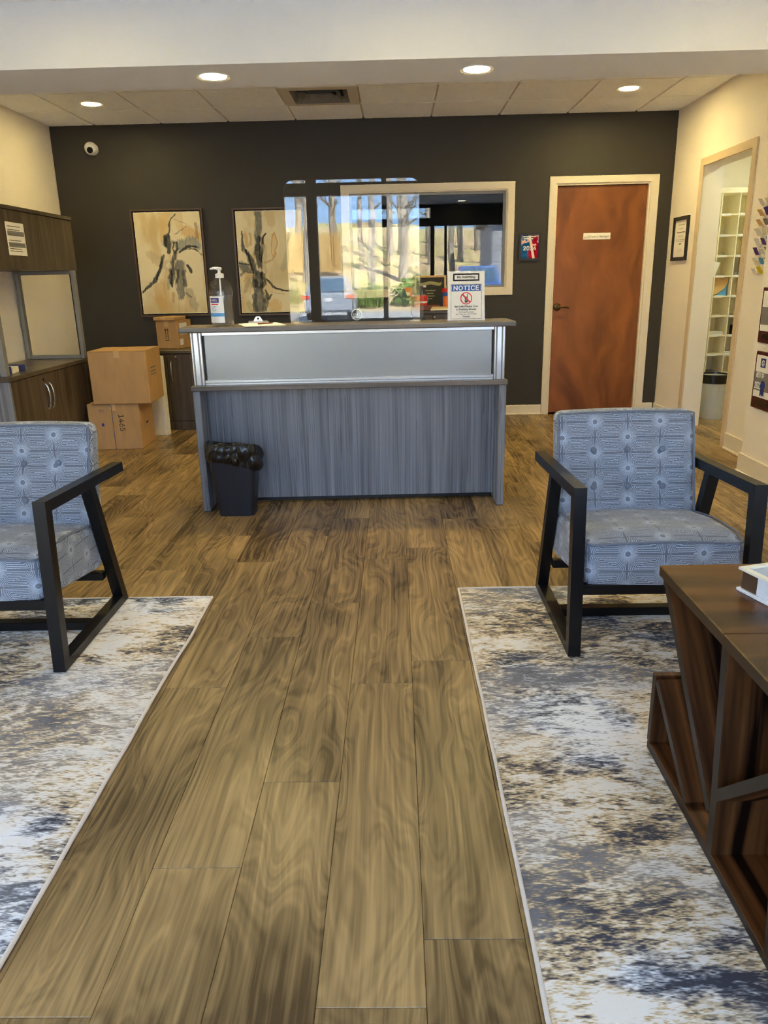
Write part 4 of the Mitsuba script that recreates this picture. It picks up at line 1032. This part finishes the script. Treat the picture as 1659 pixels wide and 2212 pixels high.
m, col = grid_print(.164, .209, nxp, nyp, pc)
pp = part(t, 'print', on_face(m, '-y', (pcx, D - .008, pcz)), 'mat_print', color=col)
part(t, 'backing', on_face(trimesh.creation.box((.17, .21, .004)), '-y', (pcx, D - .004, pcz)), 'mat_ink')
part(pp, 'lettering', text('2024', .036, '-y', (pcx, D - .0085, pcz - .03), bold=True), 'mat_white')
part(pp, 'lettering', text('BEST PLACES', .012, '-y', (pcx + .0, D - .0085, pcz + .082), bold=True) if False else cat(bx(pcx - .07, pcx + .06, D - .0095, D - .0085, pcz + .085, pcz + .095, 0), bx(pcx - .06, pcx + .03, D - .0095, D - .0085, pcz + .068, pcz + .076, 0)), 'mat_white')

t = thing('framed_certificate', 'black framed certificate on the right wall beside the wooden door', 'framed certificate')
cy_, cz_ = 7.195, 1.617
fm = frame_mesh(.36, .372, .03, .02)
part(t, 'frame', on_face(fm, '-x', (XR + .0005, cy_, cz_)), 'mat_black_plastic')
ps = part(t, 'paper', bx(XR - .006, XR + .0002, cy_ - .152, cy_ + .152, cz_ - .158, cz_ + .158, 0), 'mat_paper')
for i, (z_, w_, h_) in enumerate(((.115, .07, .008), (.085, .05, .006), (.05, .10, .014), (.02, .06, .006), (-.01, .11, .005), (-.025, .10, .005), (-.05, .03, .02), (-.09, .04, .004), (-.105, .05, .004))):
    part(ps, 'print_line', bx(XR - .0068, XR - .006, cy_ - w_, cy_ + w_, cz_ + z_, cz_ + z_ + h_ * .6, 0), 'mat_ink_grey')

# rack of business cards on the right wall
t = thing('card_rack', 'clear rack of colourful business cards at the right edge', 'card rack')
for ya_ in (5.29, 5.45, 5.61):
    part(t, 'rail', bx(XR - .004, XR - .0005, ya_, ya_ + .02, 1.30, 1.83, .001), 'mat_whitewash')
cols = ['mat_purple', 'mat_white', 'mat_ink_grey', 'mat_yellow', 'mat_green', 'mat_cream', 'mat_skyblue', 'mat_tan', 'mat_ink', 'mat_maroon', 'mat_steel_grey', 'mat_orange']
ci = 0
for r_ in range(8):
    for q in range(5):
        yy, zz = 5.22 + q * .088 + rng.random() * .012, 1.77 - r_ * .064
        part(t, 'pocket', bx(XR - .034, XR - .004, yy, yy + .082, zz - .022, zz - .018, .001), 'mat_acrylic')
        cm = rot(bx(XR - .018, XR - .015, yy + .004 + rng.random() * .014, yy + .070, zz - .017, zz + .030 + rng.random() * .012, 0), -26 - rng.random() * 12, (0, 1, 0), (XR - .016, yy, zz - .017))
        cm = rot(cm, rng.random() * 12 - 6, (1, 0, 0), (XR - .016, yy + .04, zz))
        part(t, 'card', cm, rng.choice(cols + ['mat_white', 'mat_cream', 'mat_white', 'mat_cream', 'mat_tan']))

# award plaques
def plaque(label, y1, z0, z1, w=.27, kind=0):
    t = thing('award_plaque', label, 'plaque')
    y0 = y1 - w
    part(t, 'board', bx(XP - .018, XP - .0005, y0, y1, z0, z1, .004), 'mat_maroon')
    sh = part(t, 'insert', bx(XP - .021, XP - .018, y0 + .02, y1 - .022, z0 + .075, z1 - .022, .001), 'mat_white')
    part(t, 'nameplate', bx(XP - .021, XP - .018, y0 + .06, y1 - .06, z0 + .022, z0 + .062, .001), 'mat_bronze')
    zi0, zi1 = z0 + .075, z1 - .022; hh = zi1 - zi0
    part(sh, 'grey_band', bx(XP - .0222, XP - .021, y0 + .02, y1 - .022, zi0 + hh * .16, zi0 + hh * .60, 0), 'mat_ink_grey')
    if kind:
        part(sh, 'lettering', text('BEST OF', .030, '-x', (XP - .0222, y1 - .045, zi0 + hh * .47), 'l', bold=True, squeeze=.62), 'mat_white')
        part(sh, 'lettering', text('2021', .042, '-x', (XP - .0222, y1 - .038, zi0 + hh * .20), 'l', bold=True, squeeze=.62), 'mat_white')
        part(sh, 'emblem', bx(XP - .0224, XP - .021, y1 - .15, y1 - .085, zi1 - .075, zi1 - .018, 0), 'mat_navy')
        part(sh, 'lettering', text('G', .036, '-x', (XP - .0224, y1 - .118, zi1 - .066), bold=True), 'mat_white')
        part(sh, 'ribbon', on_face(trimesh.creation.extrude_polygon(Point(0, 0).buffer(.03, 10).union(Polygon([(-.02, 0), (-.028, -.07), (-.012, -.055), (0, -.07), (.012, -.055), (.028, -.07), (.02, 0)])), .002, engine='earcut'), '-x', (XP - .0222, y1 - .145, zi0 + hh * .30)), 'mat_navy')
plaque('dark red award plaque reading 2021, the lower of two at the right edge', 5.005, .470, .832, .28, 1)
plaque('dark red award plaque at the right edge above the 2021 plaque', 5.018, .884, 1.226, .28, 0)

# ---------------------------------------------------------------- mail room
t = thing('mail_sorter', 'cream mail sorter with ten rows of pigeonholes in the side room', 'mail sorter')
mx0, px_, my0, my1 = 2.797, .1635, 7.35, 7.62
mz = [2.0 - .1785 * k for k in range(0, 11)]
part(t, 'top', bx(mx0 - .01, 4.16, my0 - .012, my1, 2.0, 2.046, .003), 'mat_cream')
part(t, 'back', bx(mx0, 4.15, my1, my1 + .008, .17, 2.0, 0), 'mat_cream')
ncol = 8
for k in range(ncol + 1):
    part(t, 'upright', bx(mx0 + k * px_ - .005, mx0 + k * px_ + .005, my0, my1, .0, 2.0, .001), 'mat_cream')
for z in mz[1:]:
    for k in range(ncol):
        part(t, 'shelf', bx(mx0 + k * px_ + .0055, mx0 + (k + 1) * px_ - .0055, my0 + .003, my1 - .001, z - .006, z + .006, .001), 'mat_cream')
        if k < 4:
            part(t, 'name_strip', bx(mx0 + k * px_ + .008, mx0 + k * px_ + .09, my0 - .001, my0 + .003, z - .011, z + .011, .001), 'mat_white')
xc = lambda k: mx0 + (k + .5) * px_
zs = lambda r_: mz[r_] + .0065
t = thing('manila_folder', 'manila folder bowed in the pigeonhole of the mail sorter', 'folder')
pts = [(-.072, .0), (-.070, .155), (.070, .160), (.066, .11), (.035, .06), (-.02, .02)]
part(t, 'cover', mv(prism(pts, .002, 'xz', 0), xc(1), my0 + .05, zs(5)), 'mat_tan')
t = thing('booklet', 'blue booklet behind the manila folder', 'booklet')
part(t, 'cover', mv(prism([(-.03, .0), (.064, .0), (.064, .10), (.03, .055)], .004, 'xz', 0), xc(1), my0 + .06, zs(5) + .0), 'mat_skyblue')
def papers(label, k, r_, n, c_, dy=0):
    t = thing('paper_stack', label, 'papers')
    for q in range(n):
        part(t, 'sheet', rot(bx(xc(k) - .065, xc(k) + .065, my0 + .03 + dy, my0 + .23, zs(r_) + .0005 + q * .0105, zs(r_) + .008 + q * .0105, .001), rng.random() * 8 - 4, (0, 0, 1), (xc(k), my0 + .1, 0)), c_)
papers('stack of white mail in the pigeonhole two rows below the manila folder', 1, 7, 3, 'mat_white')
papers('white mail in the pigeonhole third row from the bottom', 2, 8, 2, 'mat_white')
papers('grey mail in the second column of pigeonholes', 2, 4, 3, 'mat_steel_grey')
papers('flat mail in the bottom visible pigeonhole', 1, 9, 1, 'mat_ink_grey')
t = thing('storage_box', 'small black box in a pigeonhole at the right', 'box')
part(t, 'body', bx(xc(2) + .0, xc(2) + .06, my0 + .03, my0 + .13, zs(7), zs(7) + .085, .003), 'mat_black_plastic')
t = thing('paper_slip', 'yellow slip in the left column of the mail sorter', 'paper')
part(t, 'sheet', bx(xc(0) + .005, xc(0) + .06, my0 + .02, my0 + .024, zs(7), zs(7) + .12, .001), 'mat_yellow')
t = thing('loose_paper', 'white crumpled mail hanging from the left column of the sorter', 'paper')
part(t, 'sheet', rot(bx(xc(0) + .02, xc(0) + .08, my0 - .006, my0 - .002, zs(4), zs(4) + .13, .001), 18, (0, 1, 0), (xc(0) + .05, 0, zs(4))), 'mat_white')
t = thing('waste_bin', 'white waste bin with black liner under the mail sorter', 'waste bin')
part(t, 'bucket', lathe([(0, 0), (.105, 0), (.108, .006), (.132, .40), (.128, .40), (.103, .008), (0, .008)], 48, (2.985, 7.17, .001)), 'mat_bin_white', 40)
part(t, 'liner', mv(lathe([(.120, .30), (.1285, .395), (.131, .416), (.139, .412), (.138, .36), (.1375, .335)], 64, (0, 0, 0)), 2.985, 7.17, .001), 'mat_bag', 40, label='black plastic liner')

# ---------------------------------------------------------------- outside, behind the camera (seen mirrored in the acrylic and the window)
def asphalt_fn(p, n, uv):
    return mi.Color3f(*lin(150, 148, 146)) * (0.85 + 0.3 * fbm(p.x * 3, p.y * 3, 0, 3))
mat('asphalt', mikit.proc(asphalt_fn), 0.9)
def litter_fn(p, n, uv):
    k = smoothstep(0.42, 0.6, fbm(p.x * 0.6, p.y * 0.6, 2, 3))
    f = fbm(p.x * 7, p.y * 7, 1, 3)
    return mix(mix(lin(214, 192, 150), lin(172, 136, 98), f), mix(lin(150, 138, 84), lin(206, 188, 130), f), k)
mat('litter', mikit.proc(litter_fn), 0.95)
def bark_fn(p, n, uv):
    return mix(lin(120, 104, 88), lin(206, 194, 176), fbm(p.x * 9 + p.y * 9, p.z * 2.2, 3, 3))
mat('bark', mikit.proc(bark_fn), 0.9)
mat('fence', wood_fn(lin(186, 146, 84), lin(236, 204, 138), 5, .7, .8, .4, 1.1, 'z'), 0.8)
mat('leaf', lin(112, 140, 60), 0.7)
mat('car_paint', lin(160, 165, 174), 0.3, clearcoat=0.8)
mat('car_glass', lin(96, 120, 140), 0.1)
mat('truck_paint', lin(70, 110, 180), 0.3, clearcoat=0.8)
mat('siding', lin(170, 168, 170), 0.7)
mat('rubber', lin(30, 30, 32), 0.7)

GZ = -.12
struct('ground_parking', bx(-24, 24, -29, YS - .1, GZ - .3, GZ, 0), 'mat_asphalt', label='sunlit asphalt parking lot outside the entrance')
struct('ground_walk', bx(-8, 8, -3.4, YS - .1, GZ - .1, -.01, .01), 'mat_siding', label='pale concrete walk outside the entrance')
nx2, ny2 = 60, 40
xs, ys = np.meshgrid(np.linspace(-34, 34, nx2), np.linspace(-28.5, -75, ny2))
q_ = np.clip((-28.5 - ys) / 34, 0, 1.4)
zs_ = GZ - .05 + q_ * 5.2 + (meshkit.fbm(np.stack([xs * .25, ys * .25, xs * 0], -1), 3) - .5) * 1.2 * np.clip(q_ * 8, 0, 1)
i, j = np.meshgrid(np.arange(nx2 - 1), np.arange(ny2 - 1)); a = (j * nx2 + i).ravel()
hill = trimesh.Trimesh(np.stack([xs.ravel(), ys.ravel(), zs_.ravel()], 1), np.vstack([np.stack([a, a + nx2 + 1, a + 1], 1), np.stack([a, a + nx2, a + nx2 + 1], 1)]), process=False)
struct('ground_hill', hill, 'mat_litter', True, label='hillside covered with dry leaves behind the parking lot')
def hill_z(x, y):
    q = min(max((-28.5 - y) / 34, 0), 1.4)
    return GZ - .05 + q * 5.2
# facade overhead
struct('wall_facade', cat(bx(XL - .6, 5.2, YS - .12, YS + .0, ZF, 3.3, 0), bx(XP, 5.2, YS - .12, YS, GZ, 3.3, 0), bx(XL - .6, XL, YS - .12, YS, GZ, 3.3, 0)), 'mat_siding')

def vehicle(name, label, cat_, cx, y_rear, W, prof, cabin, paint, wheels, L):
    """rear towards +y; profile points are (distance from the rear, height)"""
    t = thing(name, label, cat_)
    z0 = GZ
    P = lambda pts: Polygon([(y_rear - a, z0 + b) for a, b in pts]).buffer(-.06).buffer(.06)
    g = P(prof)
    for a in wheels: g = g.difference(Point(y_rear - a, z0 + .33).buffer(.38))
    part(t, 'body', prism(g, W, 'yz', cx - W / 2), paint, 30)
    cab = prism(P(cabin), W * .94, 'yz', cx - W * .47)
    v = cab.vertices; top = (v[:, 2] - (z0 + cabin[0][1])) / (max(b for _, b in cabin) - cabin[0][1])
    v[:, 0] = cx + (v[:, 0] - cx) * (1 - .2 * np.clip(top, 0, 1)); cab.vertices = v
    part(t, 'cabin', cab, paint, 30)
    (a0, b0), (a1, b1) = cabin[1], cabin[2]
    mid = lambda q: (a0 + (a1 - a0) * q, b0 + (b1 - b0) * q)
    m0, m1 = mid(.12), mid(.88)
    pts = [(cx - W * .40, y_rear - m0[0] + .025, z0 + m0[1]), (cx + W * .40, y_rear - m0[0] + .025, z0 + m0[1]), (cx + W * .33, y_rear - m1[0] + .025, z0 + m1[1]), (cx - W * .33, y_rear - m1[0] + .025, z0 + m1[1])]
    pts2 = [(x, y - .03, z) for x, y, z in pts]
    part(t, 'rear_window', trimesh.convex.convex_hull(np.array(pts + pts2)), 'mat_car_glass')
    for s in (-1, 1):
        part(t, 'tail_light', bx(cx + s * W * .47 - .16, cx + s * W * .47 + .16, y_rear - .12, y_rear + .02, z0 + .78, z0 + .95, .03), 'mat_red')
    part(t, 'bumper', bx(cx - W / 2 + .01, cx + W / 2 - .01, y_rear - .1, y_rear + .06, z0 + .36, z0 + .6, .04), paint)
    part(t, 'number_plate', bx(cx - .16, cx + .16, y_rear + .0, y_rear + .03, z0 + .70, z0 + .84, .005), 'mat_white')
    for a in wheels:
        for s in (-1, 1):
            part(t, 'wheel', cyl((cx + s * (W / 2 - .22), y_rear - a, z0 + .33), (cx + s * (W / 2 - .01), y_rear - a, z0 + .33), .33, 24), 'mat_rubber')
sedan = [(0, .35), (0, 1.0), (.5, 1.05), (3.2, .98), (4.4, .82), (4.5, .5), (4.4, .3), (.1, .3)]
vehicle('sedan', 'silver grey car parked with its red tail lights towards the entrance', 'car', -2.55, -20.6, 1.8, sedan, [(.10, 1.0), (.15, 1.0), (.75, 1.62), (2.1, 1.62), (3.1, .98)], 'mat_car_paint', (.85, 3.6), 4.5)
vehicle('pickup', 'blue vehicle parked further along the lot', 'car', 3.6, -17, 2.0, [(0, .45), (0, 1.25), (1.6, 1.25), (3.6, 1.2), (5.0, 1.1), (5.1, .6), (5.0, .4), (.1, .4)], [(1.5, 1.2), (1.55, 1.2), (1.8, 1.95), (3.0, 1.95), (3.7, 1.18)], 'mat_truck_paint', (1.1, 4.1), 5.1)
# fence
t = thing('wooden_fence', 'sunlit wooden board fence on the hillside', 'fence')
for k in range(26):
    x = -7.2 + k * .15
    y = -40.5 - .1 * math.sin(k)
    part(t, 'board', bx(x, x + .138, y, y + .025, 1.9, 4.2 + .03 * math.sin(k * 2.1), .006), 'mat_fence')
for z in (2.3, 3.1, 3.9):
    part(t, 'rail', bx(-7.2, -3.3, -40.66, -40.61, z, z + .09, .004), 'mat_fence')
# trees
def tree_mesh(seed, h=15, r=.2, nb=16):
    g = random.Random(seed)
    n = 12
    px = np.cumsum([g.uniform(-.12, .12) for _ in range(n)]); py = np.cumsum([g.uniform(-.12, .12) for _ in range(n)])
    z = np.linspace(-.4, h, n); tr = np.column_stack([px - px[0], py - py[0], z])
    rad = r * (1 - .75 * np.linspace(0, 1, n)); rad[0] *= 1.4
    ms = [tube(tr, rad, 9)]; br = []
    for b in range(nb):
        q = g.uniform(.25, .98); zz = h * q; base = np.array([np.interp(zz, z, tr[:, 0]), np.interp(zz, z, tr[:, 1]), zz])
        a = g.uniform(0, 2 * math.pi); L = g.uniform(.8, 1.9) * (1.2 - q * .6)
        d = np.array([math.cos(a), math.sin(a), g.uniform(.1, .7)])
        p = [base + d * L * s + np.array([0, 0, .25 * L * s * s]) + np.array([g.uniform(-.1, .1) for _ in range(3)]) * (s > 0) for s in np.linspace(0, 1, 5)]
        br.append(tube(p, r * .32 * (1.1 - np.linspace(0, 1, 5)) * (1.1 - .5 * q), 5))
        for _ in range(3):
            s0 = g.uniform(.35, .95); bb = base + d * L * s0 + np.array([0, 0, .25 * L * s0 * s0]); a2 = a + g.uniform(-1, 1)
            d2 = np.array([math.cos(a2), math.sin(a2), g.uniform(.2, 1)]) * g.uniform(.5, 1.2)
            br.append(tube([bb, bb + d2 * .5 + [0, 0, .05], bb + d2], [r * .13, r * .09, r * .03], 4))
    return ms[0], cat(*br)
protos = []
for k in range(4):
    tr, br = tree_mesh(40 + k, 15 - k, .17 + .05 * k)
    protos.append((mikit.ply(tr, 'mat_bark', True), mikit.ply(br, 'mat_bark', True)))
spots = [(-9, -33), (-6.4, -44), (-5.2, -37), (-4.3, -47), (-3.1, -35.5), (-2.2, -42), (-1.2, -33), (-.4, -46), (.6, -38), (1.5, -34), (2.6, -43), (3.8, -36), (5.2, -47), (4.9, -33.5), (8.5, -41), (-8, -49), (10.5, -39.5), (-11, -42), (4.6, -31), (13, -44), (-7.2, -52), (-2.6, -53), (.5, -52), (2.9, -50), (-.9, -39.5), (3.2, -47), (-3.8, -41), (7, -52)]
spots = [p for i_, p in enumerate(spots) if all(math.hypot(p[0] - q[0], p[1] - q[1]) > 3.0 for q in spots[:i_])]
for k, (x, y) in enumerate(spots):
    key = thing('tree', 'bare grey tree trunk on the hillside outside', 'tree', 'trees on the hillside')
    M = T().translate([x, y, hill_z(x, y) - .1]).rotate([0, 0, 1], k * 77.0)
    scene[key + '__trunk'] = {**protos[k % 4][0], 'to_world': M}
    scene[key + '__branches'] = {**protos[k % 4][1], 'to_world': M}
# shrubs of single leaves
def shrub_mesh(seed, r=1.0, n=900):
    g = np.random.RandomState(seed)
    d = g.normal(size=(n, 3)); d /= np.linalg.norm(d, axis=1, keepdims=True); d[:, 2] = np.abs(d[:, 2])
    c = d * r * g.uniform(.45, 1, (n, 1)) * np.array([1, 1, 1.1])
    a = g.normal(size=(n, 3)); a /= np.linalg.norm(a, axis=1, keepdims=True); b = np.cross(a, g.normal(size=(n, 3))); b /= np.linalg.norm(b, axis=1, keepdims=True)
    s = .09
    V = np.stack([c - a * s, c + b * s * .6, c + a * s, c - b * s * .6], 1).reshape(-1, 3)
    o = np.arange(n)[:, None] * 4
    return trimesh.Trimesh(V, np.vstack([o + [0, 1, 2], o + [0, 2, 3]]), process=False)
sm = [mikit.ply(shrub_mesh(k, 1.0), 'mat_leaf') for k in range(2)]
for k, (x, y, s_) in enumerate([(-1.3, -30.5, 1.0), (1.1, -31, 1.3), (3.2, -30.2, .7), (-5.5, -31.4, .8), (-8.2, -30.9, .9)]):
    key = thing('shrub', 'green leafy shrub at the foot of the hillside', 'shrub', 'shrubs along the parking lot')
    scene[key + '__leaves'] = {**sm[k % 2], 'to_world': T().translate([x, y, hill_z(x, y) - .05]).scale(s_)}
    labels[key + '__leaves'] = {'kind': 'stuff'}
# neighbouring building with horizontal siding
t = thing('neighbour_building', 'grey building with horizontal siding across the lot', 'building')
part(t, 'wall', bx(5.5, 16, -36, -30, -.3, 4.4, 0), 'mat_siding')
for k in range(14):
    part(t, 'siding_board', prism([(-30, .1 + k * .3), (-29.96, .1 + k * .3), (-29.99, .4 + k * .3), (-30, .4 + k * .3)], 10.4, 'yz', 5.55), 'mat_siding')
part(t, 'roof', prism([(-36.4, 4.3), (-29.5, 4.3), (-33, 5.6)], 11, 'yz', 5.2), 'mat_ink_grey')
